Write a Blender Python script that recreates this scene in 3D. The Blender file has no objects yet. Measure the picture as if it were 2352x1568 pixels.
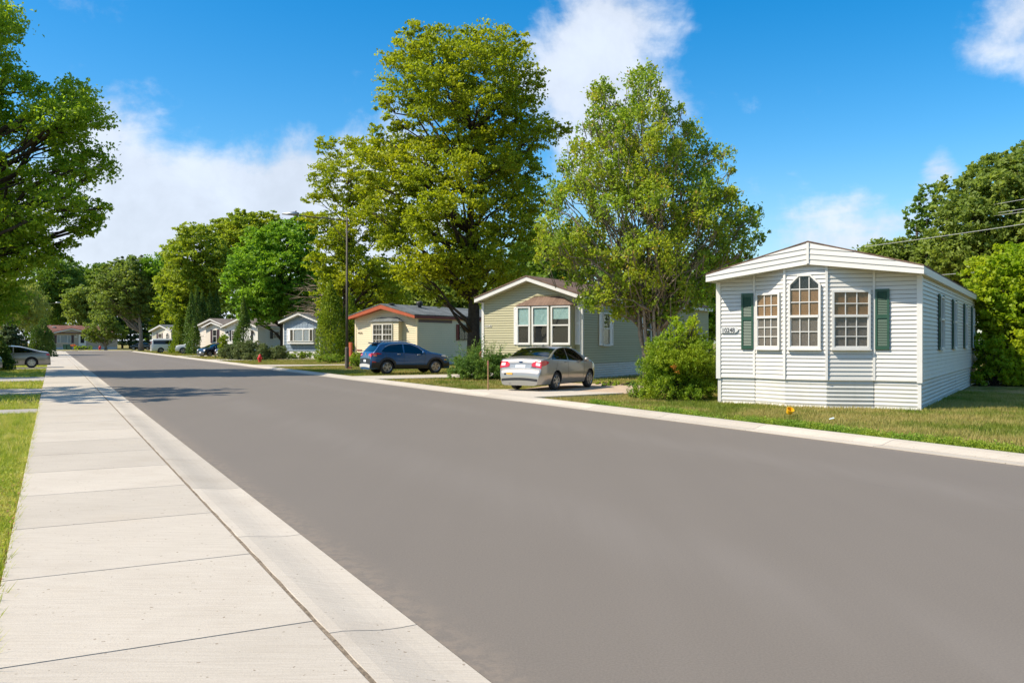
import bpy, bmesh, math, random
import numpy as np
from mathutils import Vector, Matrix
R = math.radians
random.seed(7)
RNG = np.random.default_rng(7)
SC = bpy.context.scene
COL = SC.collection

# ------------------------------------------------------------------ camera, sky, sun, exposure
EYE = 1.68
FPX = 2000.0
cam = bpy.data.cameras.new("camera")
cam.lens = 36 * FPX / 2352
cam.sensor_width = 36
cam.clip_end = 3000
camo = bpy.data.objects.new("camera", cam)
COL.objects.link(camo)
camo.location = (0, 0, EYE)
camo.rotation_euler = (R(90), 0, 0)
SC.camera = camo

SUN_EL = R(47)
SUN_DIR = Vector((-.955 * math.cos(SUN_EL), -.297 * math.cos(SUN_EL), math.sin(SUN_EL))).normalized()
sun = bpy.data.lights.new("sun", "SUN")
sun.energy = 5.0
sun.angle = R(.55)
sun.color = (1, .905, .765)
suno = bpy.data.objects.new("sun", sun)
COL.objects.link(suno)
suno.rotation_euler = SUN_DIR.to_track_quat('Z', 'Y').to_euler()

SC.view_settings.view_transform = 'Standard'
SC.view_settings.look = 'None'
SC.view_settings.gamma = 1
SC.view_settings.use_curve_mapping = False
SC.view_settings.exposure = .46
SC.cycles.use_denoising = True
SC.cycles.max_bounces = 6
SC.cycles.transparent_max_bounces = 12
SC.cycles.sample_clamp_indirect = 4


class NT:
    """small helper for node trees"""
    def __init__(s, tree):
        s.t = tree
        s.n = tree.nodes
    def new(s, kind, **kw):
        nd = s.n.new(kind)
        for k, v in kw.items():
            setattr(nd, k, v)
        return nd
    def put(s, sock, val):
        if isinstance(val, bpy.types.NodeSocket):
            s.t.links.new(val, sock)
        else:
            sock.default_value = val
    def math(s, op, a, b=None, c=None, clamp=False):
        nd = s.new('ShaderNodeMath', operation=op, use_clamp=clamp)
        s.put(nd.inputs[0], a)
        if b is not None:
            s.put(nd.inputs[1], b)
        if c is not None:
            s.put(nd.inputs[2], c)
        return nd.outputs[0]
    def noise(s, vec, scale, detail=4, rough=.55, dist=0):
        nd = s.new('ShaderNodeTexNoise')
        if vec is not None:
            s.put(nd.inputs['Vector'], vec)
        nd.inputs['Scale'].default_value = scale
        nd.inputs['Detail'].default_value = detail
        nd.inputs['Roughness'].default_value = rough
        nd.inputs['Distortion'].default_value = dist
        return nd.outputs['Fac']
    def ramp(s, fac, stops, interp='LINEAR'):
        nd = s.new('ShaderNodeValToRGB')
        nd.color_ramp.interpolation = interp
        e = nd.color_ramp.elements
        while len(e) < len(stops):
            e.new(.5)
        for k, (p, c) in enumerate(stops):
            e[k].position = p
            e[k].color = (*c, 1) if len(c) == 3 else c
        s.put(nd.inputs[0], fac)
        return nd.outputs[0]
    def maprange(s, v, a, b, c=0, d=1, smooth=True):
        nd = s.new('ShaderNodeMapRange')
        if smooth:
            nd.interpolation_type = 'SMOOTHSTEP'
        s.put(nd.inputs[0], v)
        for k, x in enumerate((a, b, c, d)):
            nd.inputs[k + 1].default_value = x
        return nd.outputs[0]
    def mix(s, fac, a, b, blend='MIX'):
        nd = s.new('ShaderNodeMix', data_type='RGBA', blend_type=blend)
        s.put(nd.inputs[0], fac)
        s.put(nd.inputs[6], (*a, 1) if isinstance(a, tuple) and len(a) == 3 else a)
        s.put(nd.inputs[7], (*b, 1) if isinstance(b, tuple) and len(b) == 3 else b)
        return nd.outputs[2]


def make_world():
    w = bpy.data.worlds.new("World")
    SC.world = w
    w.use_nodes = True
    t = NT(w.node_tree)
    t.n.clear()
    out = t.new('ShaderNodeOutputWorld')
    bg = t.new('ShaderNodeBackground')
    sky = t.new('ShaderNodeTexSky', sky_type='NISHITA')
    sky.sun_disc = False
    sky.sun_elevation = SUN_EL
    sky.sun_rotation = math.atan2(SUN_DIR.x, SUN_DIR.y)
    sky.air_density = 1.0
    sky.dust_density = .6
    sky.ozone_density = 1.6
    hs = t.new('ShaderNodeHueSaturation')
    hs.inputs['Saturation'].default_value = 1.55
    hs.inputs['Value'].default_value = 1.72
    hs.inputs['Hue'].default_value = .497
    t.put(hs.inputs['Color'], sky.outputs[0])
    tc = t.new('ShaderNodeTexCoord')
    sep = t.new('ShaderNodeSeparateXYZ')
    t.put(sep.inputs[0], tc.outputs['Generated'])
    x, y, z = sep.outputs
    # cloud field: a layered noise by direction, gathered into banks
    zz = t.math('ADD', t.math('MAXIMUM', z, 0), .22)
    px = t.math('DIVIDE', x, zz)
    py = t.math('DIVIDE', y, zz)
    cmb = t.new('ShaderNodeCombineXYZ')
    t.put(cmb.inputs[0], px)
    t.put(cmb.inputs[1], py)
    cmb.inputs[2].default_value = 3.7
    n1 = t.noise(cmb.outputs[0], 1.7, 9, .58, .25)
    n2 = t.noise(tc.outputs['Generated'], 9, 9, .6, .2)
    az = t.math('ARCTAN2', x, y)
    el = t.math('ARCSINE', z)
    banks = [(-.44, .09, .30, .11, .85), (-.21, .165, .10, .075, .62), (-.43, .21, .05, .055, .38), (.10, .35, .085, .10, .60), (.13, .24, .12, .09, .36),
             (.46, .185, .030, .040, .55), (.40, .115, .13, .045, .50), (.57, .33, .07, .06, .55), (.50, .29, .05, .03, .2),
             (-.55, .36, .22, .10, .24), (1.5, .35, .4, .16, .35), (-1.6, .4, .5, .16, .35), (2.8, .4, .5, .2, .35),
             (-2.6, .3, .4, .16, .3), (.3, 1.0, .8, .30, .75), (-1.9, 1.05, .7, .28, .65), (2.2, 1.0, .6, .25, .6)]  # unseen overhead banks, strengthened to fill and neutralise the ground shade
    tot = None
    for (a0, e0, sa, se, amp) in banks:
        da = t.math('DIVIDE', t.math('SUBTRACT', az, a0), sa)
        de = t.math('DIVIDE', t.math('SUBTRACT', el, e0), se)
        q = t.math('ADD', t.math('MULTIPLY', da, da), t.math('MULTIPLY', de, de))
        g = t.math('MULTIPLY', t.math('POWER', 2.718, t.math('MULTIPLY', q, -1)), amp)
        tot = g if tot is None else t.math('ADD', tot, g)
    det = t.math('ADD', t.math('MULTIPLY', t.math('SUBTRACT', n1, .5), 1.25), t.math('MULTIPLY', t.math('SUBTRACT', n2, .5), 1.2))
    d = t.math('ADD', tot, det)
    dens = t.maprange(d, .20, .60, 0, .92)
    haze = t.maprange(el, .0, .22, .40, 0)
    col = t.mix(haze, hs.outputs[0], (3.6, 4.9, 6.6))
    shade = t.maprange(n2, .3, .7, .86, 1.06)
    cl = t.new('ShaderNodeVectorMath', operation='SCALE')
    cl.inputs[0].default_value = (7.5, 8.2, 9.4)
    t.put(cl.inputs['Scale'], shade)
    col = t.mix(dens, col, cl.outputs[0])
    t.put(bg.inputs[0], col)
    bg.inputs[1].default_value = .080
    t.t.links.new(bg.outputs[0], out.inputs[0])
make_world()

# ------------------------------------------------------------------ places measured in the photograph (2352 px wide picture, horizon at 784)
def at(u, v, Y):
    return Vector(((u - 1176) / FPX * Y, Y, EYE - (v - 784) / FPX * Y))
def onground(u, v):
    Y = FPX * EYE / (v - 784)
    return Vector(((u - 1176) / FPX * Y, Y, 0))
RD = R(27.83)                       # direction of the street, left of straight ahead
SD = Vector((-math.sin(RD), math.cos(RD), 0))
SN = Vector((math.cos(RD), math.sin(RD), 0))
def st(s, t, z=0):
    p = SD * s + SN * t
    return Vector((p.x, p.y, z))

# ------------------------------------------------------------------ materials
MATS = {}
def newmat(name):
    m = bpy.data.materials.new(name)
    m.use_nodes = True
    t = NT(m.node_tree)
    b = t.n.get('Principled BSDF')
    MATS[name] = m
    return m, t, b
def simple(name, col, rough=.6, var=.12, scale=6, bump=0, bscale=40, metal=0, coat=0, spec=.5, coord='Object', hue=None, trans=0):
    if name in MATS:
        return MATS[name]
    m, t, b = newmat(name)
    tc = t.new('ShaderNodeTexCoord')
    v = tc.outputs[coord]
    f = t.noise(v, scale, 5, .6)
    c2 = hue or col
    lo = tuple(max(0, x * (1 - var)) for x in col)
    hi = tuple(min(1, x * (1 + var)) for x in c2)
    t.put(b.inputs['Base Color'], t.ramp(f, [(.3, lo), (.7, hi)]))
    b.inputs['Roughness'].default_value = rough
    b.inputs['Metallic'].default_value = metal
    b.inputs['Coat Weight'].default_value = coat
    b.inputs['Coat Roughness'].default_value = .04
    b.inputs['Specular IOR Level'].default_value = spec
    if bump:
        bp = t.new('ShaderNodeBump')
        bp.inputs['Strength'].default_value = bump
        bp.inputs['Distance'].default_value = .02
        t.put(bp.inputs['Height'], t.noise(v, bscale, 4, .6))
        t.put(b.inputs['Normal'], bp.outputs[0])
    return m

def mat_asphalt():
    m, t, b = newmat('asphalt')
    g = t.new('ShaderNodeNewGeometry')
    p = g.outputs['Position']
    mp = t.new('ShaderNodeMapping')
    mp.inputs['Rotation'].default_value = (0, 0, -RD)
    mp.inputs['Scale'].default_value = (1.6, .10, 1)
    t.put(mp.inputs[0], p)
    big = t.noise(p, .16, 4, .55)
    streak = t.noise(mp.outputs[0], 1.0, 4, .6)
    fine = t.noise(p, 70, 4, .8)
    f = t.math('ADD', t.math('MULTIPLY', big, .6), t.math('MULTIPLY', streak, .4))
    c = t.ramp(f, [(.32, (.181, .153, .123)), (.50, (.190, .161, .129)), (.68, (.199, .169, .136))])
    c = t.mix(t.maprange(fine, .3, .72, .0, .55), c, (.105, .093, .08))
    spk = t.maprange(t.noise(p, 260, 2, .5), .70, .78, 0, .5)
    c = t.mix(spk, c, (.28, .26, .24))
    # a darker sealed seam along the crown and scuffed lanes
    dx = t.new('ShaderNodeVectorMath', operation='DOT_PRODUCT')
    t.put(dx.inputs[0], p)
    dx.inputs[1].default_value = (math.cos(RD), math.sin(RD), 0)
    wob = t.math('MULTIPLY', t.math('SUBTRACT', t.noise(p, .5, 3), .5), .10)
    lat = t.math('ADD', dx.outputs['Value'], wob)
    seam = t.math('ABSOLUTE', t.math('SUBTRACT', lat, 8.55))
    c = t.mix(t.math('MULTIPLY', t.maprange(seam, .0, .022, .42, 0), t.maprange(t.noise(p, .9, 3), .42, .6, 0, 1)), c, (.085, .076, .068))
    lane = t.math('ABSOLUTE', t.math('SUBTRACT', t.math('ABSOLUTE', t.math('SUBTRACT', lat, 6.75)), 2.3))
    c = t.mix(t.math('MULTIPLY', t.maprange(lane, .0, .9, .22, 0), t.maprange(streak, .35, .65, .3, 1)), c, (.225, .198, .17))
    spill = t.math('MULTIPLY', t.maprange(t.noise(p, 1.7, 5, .7), .66, .74, 0, .35), t.maprange(t.noise(p, .3, 2), .5, .6, 0, 1))
    c = t.mix(spill, c, (.09, .08, .07))
    # grit gathered against the kerbs
    edge = t.math('MINIMUM', t.math('ABSOLUTE', t.math('SUBTRACT', lat, 1.92)), t.math('ABSOLUTE', t.math('SUBTRACT', lat, 11.6)))
    c = t.mix(t.math('MULTIPLY', t.maprange(edge, .0, .35, .55, 0), t.maprange(t.noise(p, 9, 4, .7), .4, .6, .1, 1)), c, (.25, .20, .15))
    t.put(b.inputs['Base Color'], c)
    b.inputs['Roughness'].default_value = .82
    b.inputs['Specular IOR Level'].default_value = .35
    bp = t.new('ShaderNodeBump')
    bp.inputs['Strength'].default_value = .35
    bp.inputs['Distance'].default_value = .006
    t.put(bp.inputs['Height'], fine)
    t.put(b.inputs['Normal'], bp.outputs[0])
    return m
def mat_concrete(name='concrete', col=(.50, .445, .365), dark=(.39, .335, .265)):
    m, t, b = newmat(name)
    g = t.new('ShaderNodeNewGeometry')
    p = g.outputs['Position']
    oi = t.new('ShaderNodeObjectInfo')
    mp = t.new('ShaderNodeMapping')
    mp.inputs['Rotation'].default_value = (0, 0, -RD)
    mp.inputs['Scale'].default_value = (.5, 9, 1)
    t.put(mp.inputs[0], p)
    broom = t.noise(mp.outputs[0], 6, 4, .65)
    big = t.noise(p, .9, 5, .6)
    fine = t.noise(p, 70, 4, .7)
    c = t.ramp(big, [(.25, tuple(.5 * (x + y) for x, y in zip(dark, col))), (.48, col), (.7, tuple(min(1, x * 1.05) for x in col))])
    c = t.mix(t.maprange(broom, .35, .7, 0, .45), c, dark)
    c = t.mix(t.maprange(fine, .45, .8, 0, .3), c, tuple(x * .72 for x in dark))
    pit = t.maprange(t.noise(p, 26, 2, .4), .715, .74, 0, .75)
    c = t.mix(pit, c, (.2, .15, .1))
    stain = t.math('MULTIPLY', t.maprange(t.noise(p, .45, 5, .65), .56, .78, 0, 1), .30)
    c = t.mix(stain, c, (.40, .32, .22))
    hs = t.new('ShaderNodeHueSaturation')
    t.put(hs.inputs['Color'], c)
    t.put(hs.inputs['Value'], t.maprange(oi.outputs['Random'], 0, 1, .89, 1.06, False))
    t.put(b.inputs['Base Color'], hs.outputs[0])
    b.inputs['Roughness'].default_value = .88
    b.inputs['Specular IOR Level'].default_value = .3
    bp = t.new('ShaderNodeBump')
    bp.inputs['Strength'].default_value = .55
    bp.inputs['Distance'].default_value = .007
    t.put(bp.inputs['Height'], t.math('ADD', broom, t.math('MULTIPLY', fine, .6)))
    t.put(b.inputs['Normal'], bp.outputs[0])
    return m
GREEN1, GREEN2, STRAW = (.13, .175, .016), (.20, .23, .028), (.50, .37, .15)
def grass_color(t, p, rnd=None):
    f = t.noise(p, .33, 5, .62)
    f2 = t.noise(p, 2.6, 4, .6)
    f3 = t.noise(p, 1.1, 4, .6)
    c = t.mix(t.maprange(f2, .35, .65, 0, 1), GREEN1, GREEN2)
    dry = t.math('MULTIPLY', t.maprange(t.math('ADD', t.math('MULTIPLY', f, .62), t.math('MULTIPLY', f3, .38)), .42, .55, 0, 1), .9)
    if rnd is not None:
        dry = t.math('MULTIPLY', dry, t.maprange(rnd, .0, .8, .35, 1.15), clamp=True)
    c = t.mix(dry, c, STRAW)
    return c
def mat_lawn():
    m, t, b = newmat('lawn')
    g = t.new('ShaderNodeNewGeometry')
    p = g.outputs['Position']
    c = grass_color(t, p)
    fine = t.noise(p, 26, 5, .75)
    c = t.mix(t.maprange(fine, .38, .62, .7, 0), c, (.05, .055, .012))
    t.put(b.inputs['Base Color'], c)
    b.inputs['Roughness'].default_value = .95
    b.inputs['Specular IOR Level'].default_value = .1
    bp = t.new('ShaderNodeBump')
    bp.inputs['Strength'].default_value = .9
    bp.inputs['Distance'].default_value = .05
    t.put(bp.inputs['Height'], fine)
    t.put(b.inputs['Normal'], bp.outputs[0])
    return m
def leafy(name, c1, c2, c3=None, trans=.35, dry=0, rough=.55, gcol=False, scale=.35):
    """leaf material: colour differs from leaf to leaf and from bough to bough"""
    up_ = 1.0 if gcol else 1.82
    c1, c2 = tuple(x * up_ for x in c1), tuple(x * up_ for x in c2)
    c3 = tuple(x * up_ for x in c3) if c3 else None
    m, t, b = newmat(name)
    g = t.new('ShaderNodeNewGeometry')
    rnd = g.outputs['Random Per Island']
    p = g.outputs['Position']
    if gcol:
        c = grass_color(t, p, rnd)
        c = t.mix(t.maprange(rnd, 0, 1, 0, .45), c, c1)
    else:
        c = t.mix(rnd, c1, c2)
        bough = t.maprange(t.noise(p, scale, 3, .6), .42, .62, 0, .75)
        c = t.mix(bough, c, c3 or c2)
    if dry:
        c = t.mix(t.maprange(rnd, 1 - dry, 1, 0, 1), c, (.45, .30, .06))
    df = t.new('ShaderNodeBsdfPrincipled')
    t.n.remove(b)
    t.put(df.inputs['Base Color'], c)
    df.inputs['Roughness'].default_value = rough
    df.inputs['Specular IOR Level'].default_value = .28
    tr = t.new('ShaderNodeBsdfTranslucent')
    ct = t.mix(1.0, c, (1.0, 1.0, .55), 'MULTIPLY')
    hs = t.new('ShaderNodeHueSaturation')
    hs.inputs['Value'].default_value = 1.8
    t.put(hs.inputs['Color'], ct)
    t.put(tr.inputs[0], hs.outputs[0])
    mx = t.new('ShaderNodeMixShader')
    mx.inputs[0].default_value = trans
    t.t.links.new(df.outputs[0], mx.inputs[1])
    t.t.links.new(tr.outputs[0], mx.inputs[2])
    t.t.links.new(mx.outputs[0], t.n['Material Output'].inputs[0])
    return m
def mat_glass(name, tint=(.8, .85, .85), refl=.22):
    m, t, b = newmat(name)
    t.n.remove(b)
    gl = t.new('ShaderNodeBsdfGlossy')
    gl.inputs['Roughness'].default_value = .015
    gl.inputs[0].default_value = (.9, .95, .95, 1)
    tr = t.new('ShaderNodeBsdfTransparent')
    tr.inputs[0].default_value = (*tint, 1)
    fr = t.new('ShaderNodeLayerWeight')
    fr.inputs[0].default_value = .5
    f = t.math('ADD', t.math('MULTIPLY', t.math('POWER', fr.outputs['Facing'], 4), .7), refl, clamp=True)
    mx = t.new('ShaderNodeMixShader')
    t.put(mx.inputs[0], f)
    t.t.links.new(tr.outputs[0], mx.inputs[1])
    t.t.links.new(gl.outputs[0], mx.inputs[2])
    t.t.links.new(mx.outputs[0], t.n['Material Output'].inputs[0])
    return m
def mat_siding(name, col, dirt=.10, dirtcol=(.30, .29, .24), rough=.42):
    m, t, b = newmat(name)
    tc = t.new('ShaderNodeTexCoord')
    g = t.new('ShaderNodeNewGeometry')
    oi = t.new('ShaderNodeObjectInfo')
    p = g.outputs['Position']
    f = t.noise(p, 1.3, 5, .65)
    mp = t.new('ShaderNodeMapping')
    mp.inputs['Scale'].default_value = (5, 5, .6)
    t.put(mp.inputs[0], p)
    streak = t.noise(mp.outputs[0], 1.2, 4, .6)
    grain = t.noise(p, 55, 3, .6)
    c = t.mix(t.maprange(f, .35, .75, 0, dirt), col, dirtcol)
    c = t.mix(t.maprange(streak, .55, .8, 0, dirt * 1.2), c, dirtcol)
    c = t.mix(t.maprange(grain, .3, .8, 0, .06), c, tuple(x * .6 for x in col))
    hs = t.new('ShaderNodeHueSaturation')
    t.put(hs.inputs['Color'], c)
    t.put(hs.inputs['Value'], t.maprange(oi.outputs['Random'], 0, 1, .965, 1.02, False))
    t.put(b.inputs['Base Color'], hs.outputs[0])
    b.inputs['Roughness'].default_value = rough
    b.inputs['Specular IOR Level'].default_value = .4
    bp = t.new('ShaderNodeBump')
    bp.inputs['Strength'].default_value = .3
    bp.inputs['Distance'].default_value = .01
    t.put(bp.inputs['Height'], t.noise(p, 2.4, 3, .6))
    t.put(b.inputs['Normal'], bp.outputs[0])
    return m
def mat_shingle(name, c1, c2):
    m, t, b = newmat(name)
    tc = t.new('ShaderNodeTexCoord')
    p = tc.outputs['Object']
    br = t.new('ShaderNodeTexBrick')
    br.inputs['Scale'].default_value = 1
    br.inputs['Brick Width'].default_value = .33
    br.inputs['Row Height'].default_value = .14
    br.inputs['Mortar Size'].default_value = .006
    br.inputs['Color1'].default_value = (*c1, 1)
    br.inputs['Color2'].default_value = (*c2, 1)
    br.inputs['Mortar'].default_value = (*[x * .35 for x in c1], 1)
    mp = t.new('ShaderNodeMapping')
    mp.inputs['Rotation'].default_value = (0, 0, R(90))
    t.put(mp.inputs[0], p)
    t.put(br.inputs['Vector'], mp.outputs[0])
    n = t.noise(p, 30, 4, .7)
    c = t.mix(t.maprange(n, .3, .7, 0, .5), br.outputs[0], tuple(x * .6 for x in c1))
    c = t.mix(t.maprange(t.noise(p, .8, 4), .4, .7, 0, .4), c, tuple(x * 1.4 for x in c2))
    t.put(b.inputs['Base Color'], c)
    b.inputs['Roughness'].default_value = .95
    b.inputs['Specular IOR Level'].default_value = .2
    bp = t.new('ShaderNodeBump')
    bp.inputs['Strength'].default_value = .6
    bp.inputs['Distance'].default_value = .01
    t.put(bp.inputs['Height'], n)
    t.put(b.inputs['Normal'], bp.outputs[0])
    return m
def mat_blind(name, c1, c2, sc):
    m, t, b = newmat(name)
    tc = t.new('ShaderNodeTexCoord')
    wv = t.new('ShaderNodeTexWave', bands_direction='Z')
    wv.inputs['Scale'].default_value = sc
    wv.inputs['Distortion'].default_value = .6
    wv.inputs['Detail'].default_value = 2
    t.put(wv.inputs['Vector'], tc.outputs['Object'])
    n = t.noise(tc.outputs['Object'], 14, 4, .7)
    c = t.mix(wv.outputs['Fac'], c1, c2)
    c = t.mix(t.maprange(n, .3, .7, 0, .5), c, tuple(x * .6 for x in c1))
    t.put(b.inputs['Base Color'], c)
    b.inputs['Roughness'].default_value = .8
    return m
def mat_bark(name, c):
    return simple(name, c, .95, .35, 7, .9, 16, spec=.15)
def mat_paint(name, col, metal=.0, rough=.28, coat=1):
    m, t, b = newmat(name)
    tc = t.new('ShaderNodeTexCoord')
    n = t.noise(tc.outputs['Object'], 900, 2, .5)
    d = t.noise(tc.outputs['Object'], 3, 5, .6)
    c = t.mix(t.maprange(n, .35, .65, 0, .25), col, tuple(min(1, x * 1.35) for x in col))
    c = t.mix(t.maprange(d, .45, .8, 0, .15), c, (.25, .22, .18))
    t.put(b.inputs['Base Color'], c)
    b.inputs['Metallic'].default_value = metal
    b.inputs['Roughness'].default_value = rough
    b.inputs['Coat Weight'].default_value = coat
    b.inputs['Coat Roughness'].default_value = .05
    return m

M_ASPH = mat_asphalt()
M_CONC = mat_concrete()
M_CONC2 = mat_concrete('grey_concrete', (.40, .37, .33), (.30, .27, .23))  # darker, greyer concrete for the drives on the left
M_LAWN = mat_lawn()
M_DIRT = simple('dirt', (.22, .175, .125), .95, .4, 20, .6, 60, coord='Object', spec=.1)
M_DIRT2 = simple('packed_sand', (.47, .36, .26), .95, .15, 3, .4, 60, spec=.1)
M_WHITE = mat_siding('white_vinyl', (.62, .60, .55), .18, (.45, .44, .38))
M_WHITETRIM = simple('white_trim', (.65, .63, .585), .45, .04, 3)
M_SKIRT = mat_siding('white_skirting', (.60, .585, .535), .24, (.40, .40, .34), .5)
M_SAGE = mat_siding('sage_vinyl', (.42, .385, .225), .08, (.28, .27, .18))
M_CREAM = mat_siding('cream_vinyl', (.74, .64, .44), .10, (.45, .38, .25))
M_BLUE = mat_siding('blue_siding', (.20, .25, .30), .10, (.15, .19, .23), .6)
M_BEIGE = mat_siding('beige_vinyl', (.72, .64, .55), .08)
M_TAN = mat_siding('tan_vinyl', (.40, .335, .255), .08)
M_KHAKI = mat_siding('khaki_vinyl', (.47, .44, .32), .08)
M_SHUT = simple('dark_green_shutter', (.018, .070, .040), .42, .15, 5)
M_SHUTW = simple('white_shutter', (.78, .76, .74), .5, .04, 5)
M_SHUTB = simple('plum_shutter', (.055, .028, .035), .5, .1, 5)
M_SHUTK = simple('black_shutter', (.018, .018, .022), .5, .1, 5)
M_RED = simple('red_trim', (.40, .085, .030), .55, .12, 4)
M_REDD = simple('oxblood_trim', (.17, .03, .025), .55, .12, 4)
M_GLASS = mat_glass('window_glass', (.90, .92, .92), .025)
M_GLASSD = mat_glass('dark_window_glass', (.35, .38, .38), .05)
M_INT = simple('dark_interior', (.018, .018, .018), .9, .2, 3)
M_BLIND = mat_blind('woven_blind', (.25, .12, .044), (.38, .20, .08), 30)
M_BLINDG = mat_blind('grey_screen', (.17, .135, .115), (.225, .18, .155), 40)
M_TEAL = mat_blind('teal_blind', (.36, .52, .49), (.42, .58, .55), 60)
M_CURT = mat_blind('pale_curtain', (.30, .33, .36), (.40, .43, .46), 20)
M_ROOFD = mat_shingle('charcoal_shingle', (.105, .115, .115), (.17, .185, .18))
M_ROOFB = mat_shingle('brown_shingle', (.13, .085, .062), (.20, .135, .10))
M_ROOFR = mat_shingle('red_shingle', (.17, .08, .062), (.22, .11, .085))
M_ROOFG = mat_shingle('grey_brown_shingle', (.16, .13, .11), (.22, .185, .155))
M_NUM = simple('dark_number', (.02, .018, .015), .5, .1, 5)
M_BARK = mat_bark('grey_bark', (.25, .205, .155))
M_LAPSHADE = simple('lap_shade_backing', (.085, .08, .07), .95, .2, 8)  # dark sheet behind the siding, paints the lap shade between boards
M_BARKD = mat_bark('dark_bark', (.055, .043, .032))
M_DEAD = mat_bark('bleached_wood', (.33, .25, .19))
M_METAL = simple('galvanised', (.42, .44, .45), .42, .1, 8, metal=.8)
M_POLE = simple('weathered_pole', (.095, .08, .065), .75, .2, 5, .3, 30)
M_BLACK = simple('black_plastic', (.018, .018, .02), .5, .15, 6)
M_TYRE = simple('tyre_rubber', (.022, .021, .02), .85, .2, 9)
M_ALLOY = simple('alloy', (.52, .50, .47), .3, .08, 9, metal=.75)
M_LAMPR = simple('red_lens', (.55, .012, .015), .12, .1, 30, coat=1)
M_LAMPW = simple('clear_lens', (.75, .72, .72), .12, .06, 30, coat=1)
M_LAMPO = simple('amber_lens', (.75, .20, .02), .15, .06, 30, coat=1)
M_PLATE = simple('plate_white', (.72, .76, .80), .4, .05, 9)
M_HYD = simple('hydrant_red', (.55, .02, .018), .4, .15, 9, .2, 20)
M_BIN = simple('green_bin', (.012, .065, .045), .5, .1, 6)
M_YEL = simple('yellow_plastic', (.75, .40, .012), .35, .1, 9)
M_WOOD = simple('raw_stake', (.50, .27, .13), .8, .2, 30)
M_STAIN = simple('red_stained_wood', (.22, .065, .04), .7, .2, 12)

# ------------------------------------------------------------------ mesh helpers
class MB:
    def __init__(s):
        s.v, s.f, s.m = [], [], []
    def add(s, vs, fs, mi=0):
        o = len(s.v)
        s.v += [tuple(p) for p in vs]
        s.f += [tuple(i + o for i in f) for f in fs]
        s.m += [mi] * len(fs)
        return s
    def box(s, x0, x1, y0, y1, z0, z1, mi=0):
        v = [(x, y, z) for z in (z0, z1) for y in (y0, y1) for x in (x0, x1)]
        return s.add(v, [(0, 2, 3, 1), (4, 5, 7, 6), (0, 1, 5, 4), (2, 6, 7, 3), (0, 4, 6, 2), (1, 3, 7, 5)], mi)
    def prism(s, poly, y0, y1, mi=0):
        """poly of (x,z), counter-clockwise seen from -y; y0,y1 numbers or per-vertex lists"""
        n = len(poly)
        a = y0 if isinstance(y0, (list, tuple)) else [y0] * n
        b = y1 if isinstance(y1, (list, tuple)) else [y1] * n
        v = [(p[0], a[i], p[1]) for i, p in enumerate(poly)] + [(p[0], b[i], p[1]) for i, p in enumerate(poly)]
        f = [tuple(range(n)), tuple(range(2 * n - 1, n - 1, -1))]
        f += [(i, i + n, (i + 1) % n + n, (i + 1) % n) for i in range(n)]
        return s.add(v, f, mi)
    def slab(s, poly, z0, z1, mi=0):
        """poly of (x,y) extruded in z"""
        n = len(poly)
        v = [(p[0], p[1], z0) for p in poly] + [(p[0], p[1], z1) for p in poly]
        f = [tuple(range(n - 1, -1, -1)), tuple(range(n, 2 * n))]
        f += [(i, (i + 1) % n, (i + 1) % n + n, i + n) for i in range(n)]
        return s.add(v, f, mi)
    def tube(s, path, rad, n=7, mi=0, cap=True):
        P = [Vector(p) for p in path]
        rings = []
        up = Vector((.31, .17, .93))
        for i, p in enumerate(P):
            d = (P[min(i + 1, len(P) - 1)] - P[max(i - 1, 0)])
            if d.length < 1e-6:
                d = Vector((0, 0, 1))
            d.normalize()
            u = d.cross(up)
            if u.length < .05:
                u = d.cross(Vector((1, 0, 0)))
            u.normalize()
            w = d.cross(u)
            r = rad[i] if isinstance(rad, (list, tuple)) else rad
            rings.append([p + (u * math.cos(2 * math.pi * k / n) + w * math.sin(2 * math.pi * k / n)) * r for k in range(n)])
        v = [q for ring in rings for q in ring]
        f = []
        for i in range(len(P) - 1):
            for k in range(n):
                f.append((i * n + k, i * n + (k + 1) % n, (i + 1) * n + (k + 1) % n, (i + 1) * n + k))
        if cap:
            f.append(tuple(range(n - 1, -1, -1)))
            f.append(tuple((len(P) - 1) * n + k for k in range(n)))
        return s.add(v, f, mi)
    def lathe(s, prof, n=16, mi=0, axis='z', c=(0, 0, 0)):
        v = []
        for (r, h) in prof:
            for k in range(n):
                a = 2 * math.pi * k / n
                if axis == 'z':
                    v.append((c[0] + r * math.cos(a), c[1] + r * math.sin(a), c[2] + h))
                elif axis == 'x':
                    v.append((c[0] + h, c[1] + r * math.cos(a), c[2] + r * math.sin(a)))
                else:
                    v.append((c[0] + r * math.cos(a), c[1] - h, c[2] + r * math.sin(a)))
        f = []
        for i in range(len(prof) - 1):
            for k in range(n):
                f.append((i * n + k, i * n + (k + 1) % n, (i + 1) * n + (k + 1) % n, (i + 1) * n + k))
        f.append(tuple(range(n - 1, -1, -1)))
        f.append(tuple((len(prof) - 1) * n + k for k in range(n)))
        return s.add(v, f, mi)
    def mesh(s, name, mats, smooth=False):
        me = bpy.data.meshes.new(name)
        me.from_pydata(s.v, [], s.f)
        for m in (mats if isinstance(mats, (list, tuple)) else [mats]):
            me.materials.append(m)
        if len(me.polygons):
            me.polygons.foreach_set('material_index', s.m)
            if smooth:
                me.polygons.foreach_set('use_smooth', [True] * len(s.f))
        me.update()
        return me
def recalc(me):
    bm = bmesh.new()
    bm.from_mesh(me)
    bmesh.ops.recalc_face_normals(bm, faces=bm.faces)
    bm.to_mesh(me)
    bm.free()
    return me
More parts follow.
